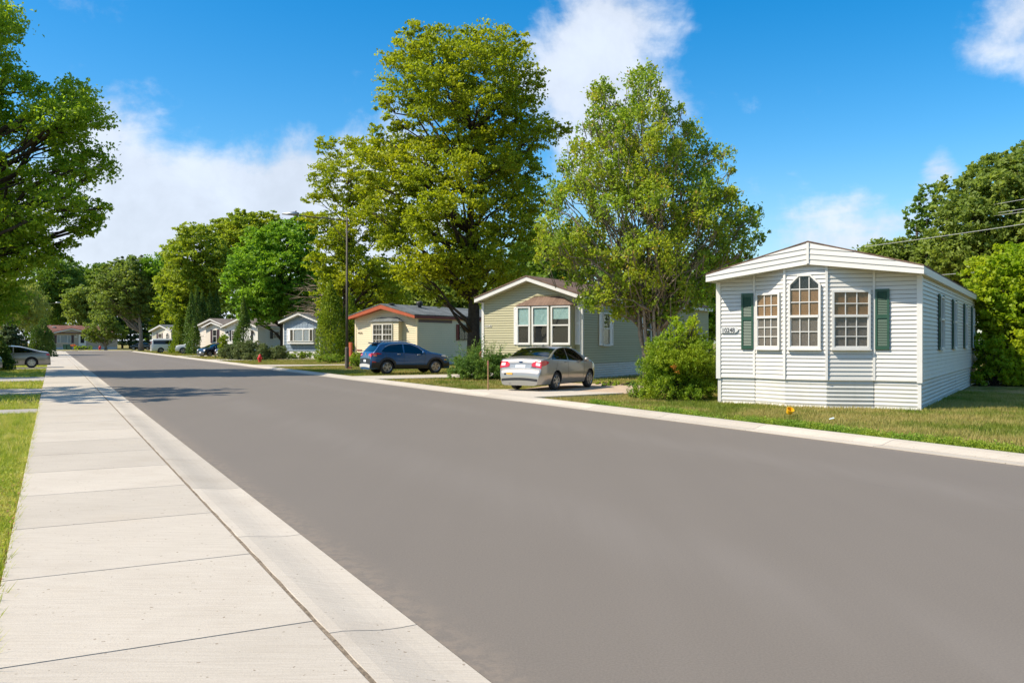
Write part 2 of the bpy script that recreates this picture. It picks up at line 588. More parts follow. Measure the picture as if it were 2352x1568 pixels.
def obj(name, mb, mats=None, parent=None, loc=(0, 0, 0), rz=0, smooth=False, kind=None):
    me = mb if isinstance(mb, bpy.types.Mesh) else mb.mesh(name, mats, smooth)
    o = bpy.data.objects.new(name, me)
    COL.objects.link(o)
    o.location = loc
    o.rotation_euler = (0, 0, rz)
    if parent:
        o.parent = parent
    if kind:
        o['kind'] = kind
    return o
def tag(o, label, cat, group=None):
    o['label'] = label
    o['category'] = cat
    if group:
        o['group'] = group
    return o
def thing(name, label, cat, loc=(0, 0, 0), rz=0, group=None):
    o = bpy.data.objects.new(name, None)
    COL.objects.link(o)
    o.location = loc
    o.rotation_euler = (0, 0, rz)
    return tag(o, label, cat, group)
def quadmesh(name, V, mats, nv=4):
    """V: (n, nv, 3) array of separate faces"""
    n = len(V)
    me = bpy.data.meshes.new(name)
    me.vertices.add(n * nv)
    me.vertices.foreach_set('co', V.reshape(-1).astype(np.float32))
    me.loops.add(n * nv)
    me.loops.foreach_set('vertex_index', np.arange(n * nv, dtype=np.int32))
    me.polygons.add(n)
    me.polygons.foreach_set('loop_start', np.arange(0, n * nv, nv, dtype=np.int32))
    me.polygons.foreach_set('loop_total', np.full(n, nv, np.int32))
    for m in (mats if isinstance(mats, (list, tuple)) else [mats]):
        me.materials.append(m)
    me.update(calc_edges=True)
    return me
def clip(poly, a, b, c):
    """keep a*x + b*z <= c"""
    out = []
    n = len(poly)
    for i in range(n):
        p, q = poly[i], poly[(i + 1) % n]
        dp, dq = a * p[0] + b * p[1] - c, a * q[0] + b * q[1] - c
        if dp <= 1e-9:
            out.append(p)
        if (dp < -1e-9 and dq > 1e-9) or (dp > 1e-9 and dq < -1e-9):
            k = dp / (dp - dq)
            out.append((p[0] + (q[0] - p[0]) * k, p[1] + (q[1] - p[1]) * k))
    res = []
    for p in out:
        if not res or abs(p[0] - res[-1][0]) + abs(p[1] - res[-1][1]) > 1e-4:
            res.append(p)
    if len(res) > 1 and abs(res[0][0] - res[-1][0]) + abs(res[0][1] - res[-1][1]) < 1e-4:
        res.pop()
    return res if len(res) >= 3 else []

# ------------------------------------------------------------------ ground, street, pavement, kerbs, drives
ROAD_L, ROAD_R, WALK_R, WALK_L, KERB_R = 1.917, 11.59, 1.352, -.309, 12.20
S_END = 163.0
obj('ground', MB().slab([(-500, -60), (500, -60), (500, 700), (-500, 700)], -.5, -.012), M_LAWN, kind='structure')
def strip(name, pts, z, mat, kind='structure'):
    m = MB()
    n = len(pts)
    m.add([(p.x, p.y, z) for p in pts], [tuple(range(n))])
    return obj(name, recalc(m.mesh(name, mat)), kind=kind)
strip('road', [st(-25, ROAD_L), st(-25, ROAD_R), st(S_END - 4, ROAD_R), st(S_END - 1, ROAD_R + 3), st(S_END, ROAD_R + 45), st(S_END + 6.5, ROAD_R + 45),
               st(S_END + 6.5, ROAD_L + 2), st(S_END + 4.5, ROAD_L)], 0, M_ASPH)

def profile_run(prof, s0, s1):
    """a kerb piece: cross profile (t, z) run from s0 to s1"""
    n = len(prof)
    v = [tuple(st(s, t, z)) for s in (s0, s1) for (t, z) in prof]
    f = [(i, i + 1, i + 1 + n, i + n) for i in range(n - 1)] + [tuple(range(n)), tuple(range(2 * n - 1, n - 1, -1))]
    return v, f
def run_of(name, piece, prof, s0, s1, L, gap, upto, parent):
    """separate pieces up to s=upto, the far rest joined"""
    s = s0
    far = MB()
    while s < s1:
        e = min(s + L, s1)
        v, f = profile_run(prof, s + gap, e - gap)
        if s < upto:
            me = recalc(MB().add(v, f).mesh(piece, M_CONC))
            obj(piece, me, parent=parent)
        else:
            far.add(v, f)
        s = e
    if far.v:
        o = obj(piece, recalc(far.mesh(piece, M_CONC)), parent=parent, kind='stuff')
walk = obj('sidewalk', MB().add([tuple(st(s, t, .030)) for s, t in ((-6, WALK_L + .02), (-6, WALK_R + .021), (S_END + 4, WALK_R + .021), (S_END + 4, WALK_L + .02))], [(3, 2, 1, 0)]), M_DIRT, kind='structure')
c = .006
run_of('sidewalk', 'slab', [(WALK_L, -.02), (WALK_L, .046 - c), (WALK_L + c, .046), (WALK_R - c, .046), (WALK_R, .046 - c), (WALK_R, -.02)], -4.1, S_END + 4, 1.83, .008, 58, walk)
rj = np.random.default_rng(4)
m = MB()
sj = np.arange(-4, 70, .11)
for i in range(len(sj) - 1):
    z0_, z1_ = [.0415 + .0012 * math.sin(x * 3.1) + .001 * math.sin(x * 17) for x in (sj[i], sj[i + 1])]
    w0_, w1_ = [.003 * math.sin(x * 9.7) for x in (sj[i], sj[i + 1])]
    m.add([tuple(st(sj[i], WALK_R - .001, z0_)), tuple(st(sj[i], WALK_R + .024 + w0_, z0_ + .001)), tuple(st(sj[i + 1], WALK_R + .024 + w1_, z1_ + .001)), tuple(st(sj[i + 1], WALK_R - .001, z1_))], [(0, 1, 2, 3)])
obj('dirt_joint', m, M_DIRT, walk)
kl = obj('left_kerb', MB().add([tuple(st(s, t, -.004)) for s, t in ((-6, WALK_R), (-6, ROAD_L), (S_END, ROAD_L), (S_END, WALK_R))], [(3, 2, 1, 0)]), M_DIRT, kind='structure')
w0 = WALK_R + .022
run_of('left_kerb', 'kerb_stone', [(w0, -.03), (w0, .037), (w0 + .008, .042), (w0 + .08, .0415), (w0 + .15, .034), (w0 + .22, .0235), (w0 + .29, .0145), (w0 + .36, .009), (w0 + .43, .008), (ROAD_L - .015, .011), (ROAD_L, -.002), (ROAD_L, -.03)], -3.35, S_END, 2.72, .005, 62, kl)
kr = obj('right_kerb', MB().add([tuple(st(s, t, .006)) for s, t in ((-2, ROAD_R + .02), (-2, KERB_R), (S_END - 4, KERB_R), (S_END - 4, ROAD_R + .02))], [(3, 2, 1, 0)]), M_DIRT, kind='structure')
r0 = ROAD_R
run_of('right_kerb', 'gutter_pan', [(r0, -.03), (r0, .012), (r0 + .20, .018), (r0 + .20, -.03)], -2, S_END - 4, 2.9, .004, 66, kr)
run_of('right_kerb', 'kerb_stone', [(r0 + .212, -.03), (r0 + .212, .022), (r0 + .26, .034), (r0 + .40, .075), (r0 + .52, .092), (r0 + .60, .090), (r0 + .612, .07), (r0 + .612, -.03)], -2, S_END - 4, 2.9, .005, 66, kr)
# cross kerb at the far end of the street
v = MB()
for (a, b, dt) in ((ROAD_L + 2, ROAD_R + 45, 0),):
    v.add([tuple(st(S_END + s, t, z)) for t in (a, b) for (s, z) in ((6.5, -.02), (6.5, .02), (6.9, .10), (7.3, .10), (7.3, -.02))],
          [(0, 1, 6, 5), (1, 2, 7, 6), (2, 3, 8, 7), (3, 4, 9, 8)])
obj('far_kerb', recalc(v.mesh('far_kerb', M_CONC)), kind='structure')

def drive(name, pts, mat=None, z=.05):
    m = MB().slab([(p.x, p.y) for p in pts], -.05, z)
    return obj(name, recalc(m.mesh(name, mat or M_CONC)), kind='structure')
HA = R(31)
W31, A31 = Vector((math.cos(HA), -math.sin(HA), 0)), Vector((math.sin(HA), math.cos(HA), 0))
e = .004
# drive under the silver sedan: pale apron, sandy stretch behind
p0, p1 = onground(1085, 899), onground(1395, 929.5)
drive('driveway', [st(19.5, 12.19), st(22, 12.205), Vector((3.5, 27.3, 0)), Vector((.25, 29.5, 0)), st(26.6, 12.205), st(25, 12.19)], z=.072)
drive('driveway', [Vector((.25, 29.5, 0)), Vector((3.5, 27.3, 0)), Vector((5.0, 28.6, 0)), Vector((5.6, 32.2, 0)), Vector((2.2, 34.3, 0))], M_DIRT2, z=.05)
drive('driveway', [st(36.1, 12.205), st(39.6, 12.205), st(39.4, 18.5), st(36.4, 18.5)], z=.06)
drive('driveway', [st(57.0, 12.205), st(62.5, 12.205), st(60.6, 16), st(60.3, 21), st(58.2, 21), st(58.2, 16)], z=.06)
drive('driveway', [st(77.5, 12.205), st(83, 12.205), st(82, 22), st(78.5, 22)], z=.06)
drive('driveway', [st(100, 12.205), st(105, 12.205), st(104.5, 22), st(100.5, 22)], z=.06)
for (v0, v1) in ((866.5, 875.5), (893.5, 905.5), (940.5, 950)):
    s0 = onground(100, v0).dot(SD)
    s1 = onground(100, v1).dot(SD)
    drive('driveway', [st(s1, -.318), st(s0, -.318), st(s0, -9), st(s1, -9)], M_CONC2, z=.03)
s0 = onground(100, 846).dot(SD)
drive('driveway', [st(s0 - 1.5, -.318), st(s0 + 2.2, -.318), st(s0 + 2.2, -9), st(s0 - 1.5, -9)], M_CONC2, z=.03)
drive('driveway', [st(S_END + 7.32, ROAD_L - 1.5), st(S_END + 7.32, ROAD_L + 2.4), st(S_END + 14, ROAD_L + 1), st(S_END + 14, ROAD_L - 3)], M_CONC, z=.05)

# ------------------------------------------------------------------ houses
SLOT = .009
def boards(house, frame, poly_of, z0, z1, h, mat, individual, thick=.030, shear=None, name='siding_board', parent=None):
    """lap siding: every course its own board, cut to the outline"""
    far = MB()
    k = 0
    cache = {}
    z = z0
    loc, rz = frame
    while z < z1 - 1e-4:
        zt = min(z + h, z1)
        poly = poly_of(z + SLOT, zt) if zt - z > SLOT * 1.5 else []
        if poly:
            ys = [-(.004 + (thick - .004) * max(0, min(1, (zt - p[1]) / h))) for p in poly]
            pts = [(p[0], p[1] - z) for p in poly]
            if shear:
                pts = [(p[0], p[1] + shear[0] + shear[1] * p[0]) for p in pts]
            key = tuple((round(p[0], 3), round(p[1], 3)) for p in pts)
            if individual:
                if key not in cache:
                    cache[key] = MB().prism(pts, ys, .002).mesh(name, mat)
                obj(name, cache[key], parent=parent or house, loc=(0, 0, z) if parent else (loc[0], loc[1], loc[2] + z), rz=0 if parent else rz)
            else:
                far.prism([(p[0], p[1] + z) for p in pts], ys, .002)
        z += h
    if not individual:
        obj('siding', far, mat, parent or house, loc=(0, 0, 0) if parent else loc, rz=0 if parent else rz, kind='stuff')
def wall(house, frame, x0, x1, z0, ztop, mat, h=.113, individual=True, back=.09, thick=.030, plain=False, name='wall'):
    """ztop: list of half planes (a,b,c) a*x+b*z<=c bounding the wall above"""
    zmax = max(z for z in [6])
    def poly_of(a, b):
        p = [(x0, a), (x1, a), (x1, b), (x0, b)]
        for hp in ztop:
            p = clip(p, *hp)
            if not p:
                return []
        return p
    full = poly_of(z0, zmax)
    top = max(p[1] for p in full)
    o = obj(name, MB().prism(full, 0, back), mat if plain else M_LAPSHADE, house, frame[0], frame[1])
    if not plain:
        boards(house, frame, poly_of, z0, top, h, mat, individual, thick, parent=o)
    return o
def skirt(house, frame, x0, x1, z0, z1, n, mat=None, rib=.105, amp=.014, y=.02):
    """corrugated skirting in n panels"""
    mat = mat or M_SKIRT
    xs = [x0 + (x1 - x0) * k / n for k in range(n + 1)]
    cache = None
    K = max(2, round((z1 - z0) / rib))
    for k in range(n):
        L = xs[k + 1] - xs[k] - .006
        if cache is None:
            m = MB()
            prof = []
            for i in range(K * 6 + 1):
                q = i / 6
                prof.append((y - amp * (math.cos(2 * math.pi * q) ** 3 if math.cos(2 * math.pi * q) > 0 else .55 * math.cos(2 * math.pi * q)), z0 + (z1 - z0) * i / (K * 6)))
            nn = len(prof)
            m.add([(x, p[0], p[1]) for x in (0, L) for p in prof], [(i, i + nn, i + nn + 1, i + 1) for i in range(nn - 1)])
            cache = m.mesh('skirting_panel', mat, True)
        obj('skirting_panel', cache, parent=house, loc=Vector(frame[0]) + Matrix.Rotation(frame[1], 3, 'Z') @ Vector((xs[k] + .003, .002 * (k % 2), 0)), rz=frame[1])
def window(house, frame, x0, x1, z0, z1, cols=1, up=1, lo=1, split=None, fw=.052, blind=None, blind_lo=None, frame_mat=None, glass=None,
           fine=True, arch=0, y=-.036, up_share=1.0, mid_split=None, sill=True, from_bottom=False):
    fm = frame_mat or M_WHITETRIM
    gl = glass or M_GLASS
    loc, rz = frame
    f = MB()
    d0, d1 = y - .052, y + .03
    f.box(x0, x0 + fw, d0, d1, z0, z1 - arch)
    f.box(x1 - fw, x1, d0, d1, z0, z1 - arch)
    f.box(x0 + fw, x1 - fw, d0, d1, z0, z0 + fw)
    cx = (x0 + x1) / 2
    if arch:
        k = arch * .95
        f.prism([(x0, z1 - arch), (x0 + fw, z1 - arch), (x0 + fw + k * .86, z1 - fw), (x0 + k * 1.02, z1)], d0, d1)
        f.prism([(x1, z1 - arch), (x1 - k * 1.02, z1), (x1 - fw - k * .86, z1 - fw), (x1 - fw, z1 - arch)], d0, d1)
        f.box(x0 + k * 1.02, x1 - k * 1.02, d0, d1, z1 - fw, z1)
    else:
        f.box(x0 + fw, x1 - fw, d0, d1, z1 - fw, z1)
    if split:
        f.box(x0 + fw, x1 - fw, d0 - .008, d1, split - .03, split + .03)
    if sill:
        f.box(x0 - .02, x1 + .02, d0 - .03, d1, z0 - .035, z0 - .002)
    w = obj('window', f, fm, house, loc, rz)
    def sash(za, zb, rows, bl, share=1.0, ch=0, inset=0):
        xa, xb = x0 + fw + inset, x1 - fw - inset
        if inset:
            obj('sash', MB().box(x0 + fw, xa, y - .03, y + .01, za, zb).box(xb, x1 - fw, y - .03, y + .01, za, zb)
                .box(xa, xb, y - .03, y + .01, za, za + inset), fm, w)
            za += inset
        mw = .011
        mm = MB()
        for i in range(1, cols):
            xx = xa + (xb - xa) * i / cols
            mm.box(xx - mw, xx + mw, y - .028, y - .006, za, zb - (0 if ch == 0 or cols == 1 else 0))
        for j in range(1, rows):
            zz = za + (zb - za) * j / rows
            mm.box(xa, xb, y - .030, y - .004, zz - mw, zz + mw)
        if mm.v:
            obj('muntin', mm, fm, w)
        if fine:
            for i in range(cols):
                for j in range(rows):
                    pa = xa + (xb - xa) * i / cols
                    pb = xa + (xb - xa) * (i + 1) / cols
                    qa = za + (zb - za) * j / rows
                    qb = za + (zb - za) * (j + 1) / rows
                    poly = [(pa, qa), (pb, qa), (pb, qb), (pa, qb)]
                    if ch:
                        poly = clip(clip(poly, -1, 1.2, -xa + 1.2 * (zb - ch)), 1, 1.2, xb + 1.2 * (zb - ch))
                    if poly:
                        obj('pane', MB().prism(poly, y - .019, y - .013), gl, w)
        else:
            obj('pane', MB().box(xa, xb, y - .019, y - .013, za, zb), gl, w)
        zc = zb - (zb - za) * share
        if bl:
            poly = [(xa, zc), (xb, zc), (xb, zb), (xa, zb)]
            if from_bottom:
                zc = za + (zb - za) * share
                poly = [(xa, za), (xb, za), (xb, zc), (xa, zc)]
            if ch:
                poly = clip(clip(poly, -1, 1.2, -xa + 1.2 * (zb - ch)), 1, 1.2, xb + 1.2 * (zb - ch))
            obj('blind', MB().prism(poly, y, y + .006), bl, w)
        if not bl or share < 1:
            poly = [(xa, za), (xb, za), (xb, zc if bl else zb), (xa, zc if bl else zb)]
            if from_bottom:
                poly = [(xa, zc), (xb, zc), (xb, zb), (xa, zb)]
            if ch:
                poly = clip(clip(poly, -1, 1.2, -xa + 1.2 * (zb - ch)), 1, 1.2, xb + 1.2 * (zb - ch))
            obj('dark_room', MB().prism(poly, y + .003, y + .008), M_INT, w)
    if split:
        sash(split + .03, z1 - fw, up, blind, up_share, arch - fw * .6 if arch else 0)
        sash(z0 + fw, split - .03, lo, blind_lo, 1.0, 0, .022 if fine else 0)
    else:
        sash(z0 + fw, z1 - fw, up, blind, up_share, 0)
    return w
SLATS = {}
def shutter(house, frame, x0, x1, z0, z1, mat, louvres=True, y=-.032):
    loc, rz = frame
    st_ = .05
    m = MB()
    zm = z0 + (z1 - z0) * .545
    m.box(x0, x0 + st_, y - .034, y, z0, z1).box(x1 - st_, x1, y - .034, y, z0, z1)
    for (a, b) in ((z0, z0 + .09), (zm - .045, zm + .045), (z1 - .06, z1)):
        m.box(x0 + st_, x1 - st_, y - .030, y, a, b)
    m.box(x0 + st_, x1 - st_, y - .006, y, z0 + .09, z1 - .06)
    s = obj('shutter', m, mat, house, loc, rz)
    if louvres:
        key = (round(x1 - x0, 3), mat.name)
        if key not in SLATS:
            SLATS[key] = MB().prism([(0, 0), (x1 - x0 - 2 * st_, 0), (x1 - x0 - 2 * st_, .03), (0, .03)], [-.026, -.026, -.008, -.008], [-.018, -.018, -.0, -.0]).mesh('slat', mat)
        z = z0 + .1
        while z < z1 - .095:
            if not zm - .08 < z < zm + .05:
                obj('slat', SLATS[key], parent=s, loc=(x0 + st_, y, z))
            z += .041
    return s
def text_mesh(cu, name, mat):
    o = bpy.data.objects.new(name, cu)
    COL.objects.link(o)
    dg = bpy.context.evaluated_depsgraph_get()
    me = bpy.data.meshes.new_from_object(o.evaluated_get(dg))
    bpy.data.objects.remove(o)
    bpy.data.curves.remove(cu)
    me.name = name
    me.materials.clear()
    me.materials.append(mat)
    return me
def text(parent, body, x, z, size, mat, frame, y=-.03, name='house_number', depth=.006, align='LEFT', shear=0):
    cu = bpy.data.curves.new(name, 'FONT')
    cu.body = body
    cu.size = size
    cu.extrude = depth
    cu.align_x = align
    cu.shear = shear
    o = obj(name, text_mesh(cu, name, mat))
    o.parent = parent
    o.location = Vector(frame[0]) + Matrix.Rotation(frame[1], 3, 'Z') @ Vector((x, y, z))
    o.rotation_euler = (R(90), 0, frame[1])
    return o
def vent(house, x, y, z, h=.5, r=.11, mat=None):
    return obj('roof_vent', MB().lathe([(r * .7, -.2), (r * .7, h * .55), (r * 1.25, h * .56), (r * 1.25, h * .72), (r * .8, h * .73), (r * .8, h * .8), (r * 1.35, h * .81), (r * 1.1, h * .93), (r * .2, h)], 14), mat or M_METAL, house, (x, y, z), smooth=False)
def shell(name, label, corner, ang, W, L, ze, za, ov, mat, roof, fascia_h=.18, fmat=None, sk=.72, h=.113, individual=True, side_individual=None, deep=0.0,
          apex_b=None, right_plain=False, skirt_n=(4, 4), group='mobile homes along the street', fascia_boards=False, front=True, eave_b=None, trim=None, sidefascia=None, skirt_mat=None, side_ov=.12, roof_t=.07):
    """a mobile home: origin at the front left wall corner, x along the front, y inward.
    corner = world position of the front RIGHT ground corner"""
    fm = fmat or M_WHITETRIM
    tm = trim or M_WHITETRIM
    w = Vector((math.cos(ang), -math.sin(ang), 0))
    org = Vector((corner[0], corner[1], 0)) - w * W
    hs = thing(name, label, 'mobile home', org, -ang, group)
    cx = W / 2
    zb = eave_b or ze - fascia_h
    ab = apex_b or za - fascia_h
    sl = (za - ze) / (cx + side_ov)
    slb = (ab - zb) / (cx + side_ov)
    # wall top follows the lower edge of the gable board
    tops = [(-slb, 1, zb + slb * side_ov + .03), (slb, 1, zb + slb * (W + side_ov) + .03)]
    hs['_tops'] = 0
    F = ((0, 0, 0), 0.0)
    RS = ((W, 0, 0), R(90))
    if front:
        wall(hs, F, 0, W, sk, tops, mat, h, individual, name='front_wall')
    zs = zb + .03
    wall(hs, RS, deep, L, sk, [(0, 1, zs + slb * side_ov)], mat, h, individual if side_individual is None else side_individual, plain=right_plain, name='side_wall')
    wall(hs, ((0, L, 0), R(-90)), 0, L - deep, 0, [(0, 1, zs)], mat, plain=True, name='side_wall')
    wall(hs, ((W, L, 0), R(180)), .1, W - .1, 0, tops, mat, plain=True, name='back_wall')
    if skirt_n[0]:
        skirt(hs, F, 0.02, W - .02, 0, sk, skirt_n[0], skirt_mat)
    skirt(hs, RS, deep + .02, L - .02, 0, sk, skirt_n[1], skirt_mat)
    # roof
    t = roof_t
    y0, y1 = -ov, L + .25
    for sgn in (0, 1):
        xs = (-side_ov, cx) if sgn == 0 else (cx, W + side_ov)
        zz = (ze, za) if sgn == 0 else (za, ze)
        m = MB().prism([(xs[0], zz[0] + .004), (xs[1], zz[1] + .004), (xs[1], zz[1] + t), (xs[0], zz[0] + t)], y0 - .02, y1)
        obj('roof', m, roof, hs)
        # gable board
        zl = (zb, ab) if sgn == 0 else (ab, zb)
        m = MB().prism([(xs[0], zl[0]), (xs[1], zl[1]), (xs[1], zz[1]), (xs[0], zz[0])], y0, y0 + .05)
        g = obj('gable_board', m, fm, hs)
        if fascia_boards:
            sh = (zl[1] - zl[0]) / (xs[1] - xs[0])
            b0 = zl[0] - sh * xs[0]
            ss = (zz[1] - zz[0]) / (xs[1] - xs[0])
            def po(a, b, xs=xs, sh=sh, b0=b0, ss=ss, zz=zz):
                p = [(xs[0], a), (xs[1], a), (xs[1], b), (xs[0], b)]
                return clip(p, sh - ss, 1, zz[0] - ss * xs[0] - b0)
            boards_sheared(hs, y0, po, za - ab + .02, .135, mat, b0, sh)
        # soffit under the overhang
        m = MB().prism([(xs[0], zl[0] + .012), (xs[1], zl[1] + .012), (xs[1], zl[1] + .03), (xs[0], zl[0] + .03)], y0 + .05, .095 if not deep else deep + .05)
        obj('soffit', m, M_WHITETRIM if fmat is None else fm, hs)
        xe = -side_ov if sgn == 0 else W + side_ov
        m = MB().box(min(xe, xe - .03 if sgn else xe + .03), max(xe, xe - .03 if sgn else xe + .03), y0 + .052, y1, zb + .002, ze - .002)
        obj('eave_board', m, sidefascia or fm, hs)
        m = MB().box(*((-side_ov + .032, 0.0) if sgn == 0 else (W, W + side_ov - .032)), y0 + .055, y1, zb + .02, zb + .035)
        obj('soffit', m, fm, hs)
    tw = .085
    for (xa, xb_) in ((-.039, tw), (W - tw, W + .039)):
        obj('corner_trim', MB().box(xa, xb_, deep - .040, deep, sk - .05, zb + .02), tm, hs)
    obj('corner_trim', MB().box(W + .001, W + .040, deep + .001, deep + tw, sk - .05, zb + .02), tm, hs)
    return hs, F, RS
def boards_sheared(hs, y0, po, top, h, mat, b0, sh):
    z = 0
    while z < top - 1e-4:
        zt = min(z + h, top)
        poly = po(z, zt)
        if poly and max(p[1] for p in poly) - min(p[1] for p in poly) > .012:
            ys = [-(.004 + .022 * max(0, min(1, (zt - p[1]) / h))) for p in poly]
            pts = [(p[0], p[1] + b0 + sh * p[0]) for p in poly]
            obj('siding_board', MB().prism(pts, ys, .001), mat, hs, (0, y0, 0))
        z += h

# --- the white home in front
A1 = R(32.2)
DEEP = .46
W1 = 5.1
w1v = Vector((math.cos(A1), -math.sin(A1), 0))
a1v = Vector((math.sin(A1), math.cos(A1), 0))
c1 = Vector((9.99, 21.28, 0)) - a1v * DEEP
H1, F1, S1 = shell('mobile_home', 'white mobile home with dark green shutters and arched middle window', c1, A1, W1, 17.4, 3.47, 4.20, .10, M_WHITE, M_ROOFB,
                   fascia_h=.18, apex_b=3.64, sk=.715, h=.1065, deep=DEEP, front=False, skirt_n=(0, 4), fascia_boards=True, side_individual=True, side_ov=.14, roof_t=.04)
# bowed front in five bays
xb = [0, 1.02, 1.94, 2.98, 4.03, W1]
yb = [DEEP, DEEP, .02, .02, DEEP, DEEP]
TOPB = lambda x: 3.29 + (3.64 - 3.29) * (1 - abs(x - W1 / 2) / (W1 / 2 + .14)) + .03
FR = []
for i in range(5):
    dx, dy = xb[i + 1] - xb[i], yb[i + 1] - yb[i]
    ln = math.hypot(dx, dy)
    rz = math.atan2(dy, dx)
    fr = ((xb[i], yb[i], 0), rz)
    FR.append((fr, ln))
    if i == 2:
        m_ = W1 / 2 - xb[2]
        s_ = .35 / (W1 / 2 + .14)
        tops = [(-s_, 1, TOPB(xb[2])), (s_, 1, TOPB(xb[2]) + 2 * s_ * m_)]
    else:
        s_ = (TOPB(xb[i + 1]) - TOPB(xb[i])) / ln
        tops = [(-s_, 1, TOPB(xb[i]))]
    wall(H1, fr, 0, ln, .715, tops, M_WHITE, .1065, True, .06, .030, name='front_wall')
    skirt(H1, fr, 0.0, ln, 0, .715, 1, amp=.016)
for i in range(1, 5):
    obj('trim', MB().box(-.03, .03, -.044, .01, .70, TOPB(xb[i]) - .012), M_WHITETRIM, H1, (xb[i], yb[i] - .002, 0), FR[i][0][1] * .5 + FR[i - 1][0][1] * .5)
obj('trim', MB().box(-.03, .03, -.045, 0, 3.66, 4.19), M_WHITETRIM, H1, (W1 / 2, -.10, 0))
for fr_, ln in FR:
    obj('drip_trim', MB().box(0.0, ln, -.03, -.006, .698, .722), M_WHITETRIM, H1, fr_[0], fr_[1])
obj('corner_trim', MB().box(W1 - .07, W1 + .012, -.005, .06, 0, .70), M_WHITETRIM, H1, (0, DEEP, 0))
f1, l1 = FR[1]
window(H1, f1, .10, l1 - .12, 1.49, 2.96, 3, 2, 3, 2.325, blind=M_BLIND, blind_lo=M_BLINDG)
window(H1, FR[2][0], .10, FR[2][1] - .13, 1.49, 3.40, 3, 3, 2, 2.325, blind=M_BLIND, blind_lo=M_BLINDG, arch=.27, up_share=.66, from_bottom=True)
f3, l3 = FR[3]
window(H1, f3, .12, l3 - .10, 1.49, 2.97, 3, 2, 3, 2.325, blind=M_BLIND, blind_lo=M_BLINDG)
shutter(H1, FR[0][0], .67, .995, 1.475, 2.98, M_SHUT)
shutter(H1, FR[4][0], .035, .365, 1.475, 2.99, M_SHUT)
pl = MB().prism([(.12, 1.915), (.50, 1.915), (.56, 1.95), (.585, 1.99), (.56, 2.03), (.52, 2.065), (.12, 2.065), (.10, 1.99)], -.056, -.030)
P = obj('number_plaque', pl, simple('plaque_white', (.62, .62, .60), .5, .06, 6), H1, FR[0][0][0], 0)
text(P, '10248', .125, 1.934, .158, M_NUM, ((0, 0, 0), 0), y=-.059).scale = (.93, 1.05, 1)
for (y, gl) in ((4.1, M_BLIND), (7.7, M_CURT), (11.5, None), (14.6, None)):
    window(H1, S1, y, y + .72, 1.47, 2.95, 1, 1, 1, 2.3, fw=.05, blind_lo=gl, fine=False)
    shutter(H1, S1, y - .30, y - .01, 1.44, 3.0, M_SHUT, False)
    shutter(H1, S1, y + .73, y + 1.02, 1.44, 3.0, M_SHUT, False)
# stoop with a rail behind the white home
stp = thing('stoop', 'small rear stoop with dark railing past the white home', 'stoop', H1.matrix_world @ Vector((0, 0, 0)))
ow = Vector((c1[0], c1[1], 0)) + a1v * 16.2 + w1v * .10
stp.location = ow
stp.rotation_euler = (0, 0, -A1)
obj('deck', MB().box(0, 1.4, 0, 1.1, .55, .68), M_STAIN, stp)
for (x, y) in ((.05, .05), (1.35, .05), (1.35, 1.05)):
    obj('post', MB().box(x - .04, x + .04, y - .04, y + .04, 0, 1.6), M_BLACK, stp)
obj('handrail', MB().box(.0, 1.4, .02, .08, 1.55, 1.6), M_BLACK, stp)
for k in range(8):
    obj('baluster', MB().box(.2 + k * .14, .225 + k * .14, .035, .06, .68, 1.55), M_BLACK, stp)

# --- sage home
H2, F2, S2 = shell('mobile_home', 'sage green mobile home with white corner posts and brown bay roof', (3.04, 37.77), HA, 5.13, 17, 3.64, 4.55, .42, M_SAGE, M_ROOFB,
                   fascia_h=.17, sk=.72, h=.112, skirt_n=(4, 5), side_ov=.2)
BAYY = -.36
x0, x1 = 2.06, 4.80
obj('bay_wall', MB().prism([(x0, 1.38), (x1, 1.38), (x1, 3.24), (x0, 3.24)], BAYY, 0), M_SAGE, H2)
bf = ((0, BAYY, 0), 0.0)
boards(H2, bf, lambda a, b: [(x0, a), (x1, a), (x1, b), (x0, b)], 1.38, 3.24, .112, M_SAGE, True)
for (a, b) in ((2.08, 2.78), (2.86, 3.72), (3.82, 4.77)):
    window(H2, bf, a, b, 1.53, 3.24, 1, 1, 1, 2.39, fw=.075, blind=M_TEAL, blind_lo=None, fine=True, up_share=1.0 if a < 3.8 else .68, sill=False)
shutter(H2, F2, 1.72, 2.05, 1.54, 3.23, M_SHUTW, True)
shutter(H2, F2, 4.81, 5.07, 1.54, 3.23, M_SHUTW, True)
m = MB()
xl, xr, zt_, ze_ = x0 - .1, x1 + .1, 3.68, 3.26
m.add([(xl, BAYY - .12, ze_), (xr, BAYY - .12, ze_), (x1 - .75, -.02, zt_), (x0 + .75, -.02, zt_), (xl, -.02, ze_), (xr, -.02, ze_)],
      [(0, 1, 2, 3), (0, 3, 4), (1, 5, 2), (0, 4, 5, 1), (4, 3, 2, 5)])
obj('bay_roof', m, M_ROOFB, H2)
m = MB()
m.tube([(xl, -.03, ze_ + .02), (x0 + .75, -.03, zt_ + .03), (x1 - .75, -.03, zt_ + .03), (xr, -.03, ze_ + .02)], .035, 4)
obj('flashing', m, M_SAGE, H2)
text(H2, '10242', .13, 2.335, .155, M_WHITETRIM, F2, y=-.040)
window(H2, S2, 2.0, 2.75, 1.5, 2.98, 1, 1, 1, 2.27, fw=.06, fine=False)
shutter(H2, S2, 1.62, 1.98, 1.5, 2.98, M_SHUTW, False)
shutter(H2, S2, 2.77, 3.13, 1.5, 2.98, M_SHUTW, False)
window(H2, S2, 7.0, 7.75, 1.5, 2.98, 1, 1, 1, 2.27, fw=.06, fine=False)
shutter(H2, S2, 6.6, 6.98, 1.5, 2.98, M_SHUTW, False)
vent(H2, 3.5, 5.3, 4.2, .62, .16)
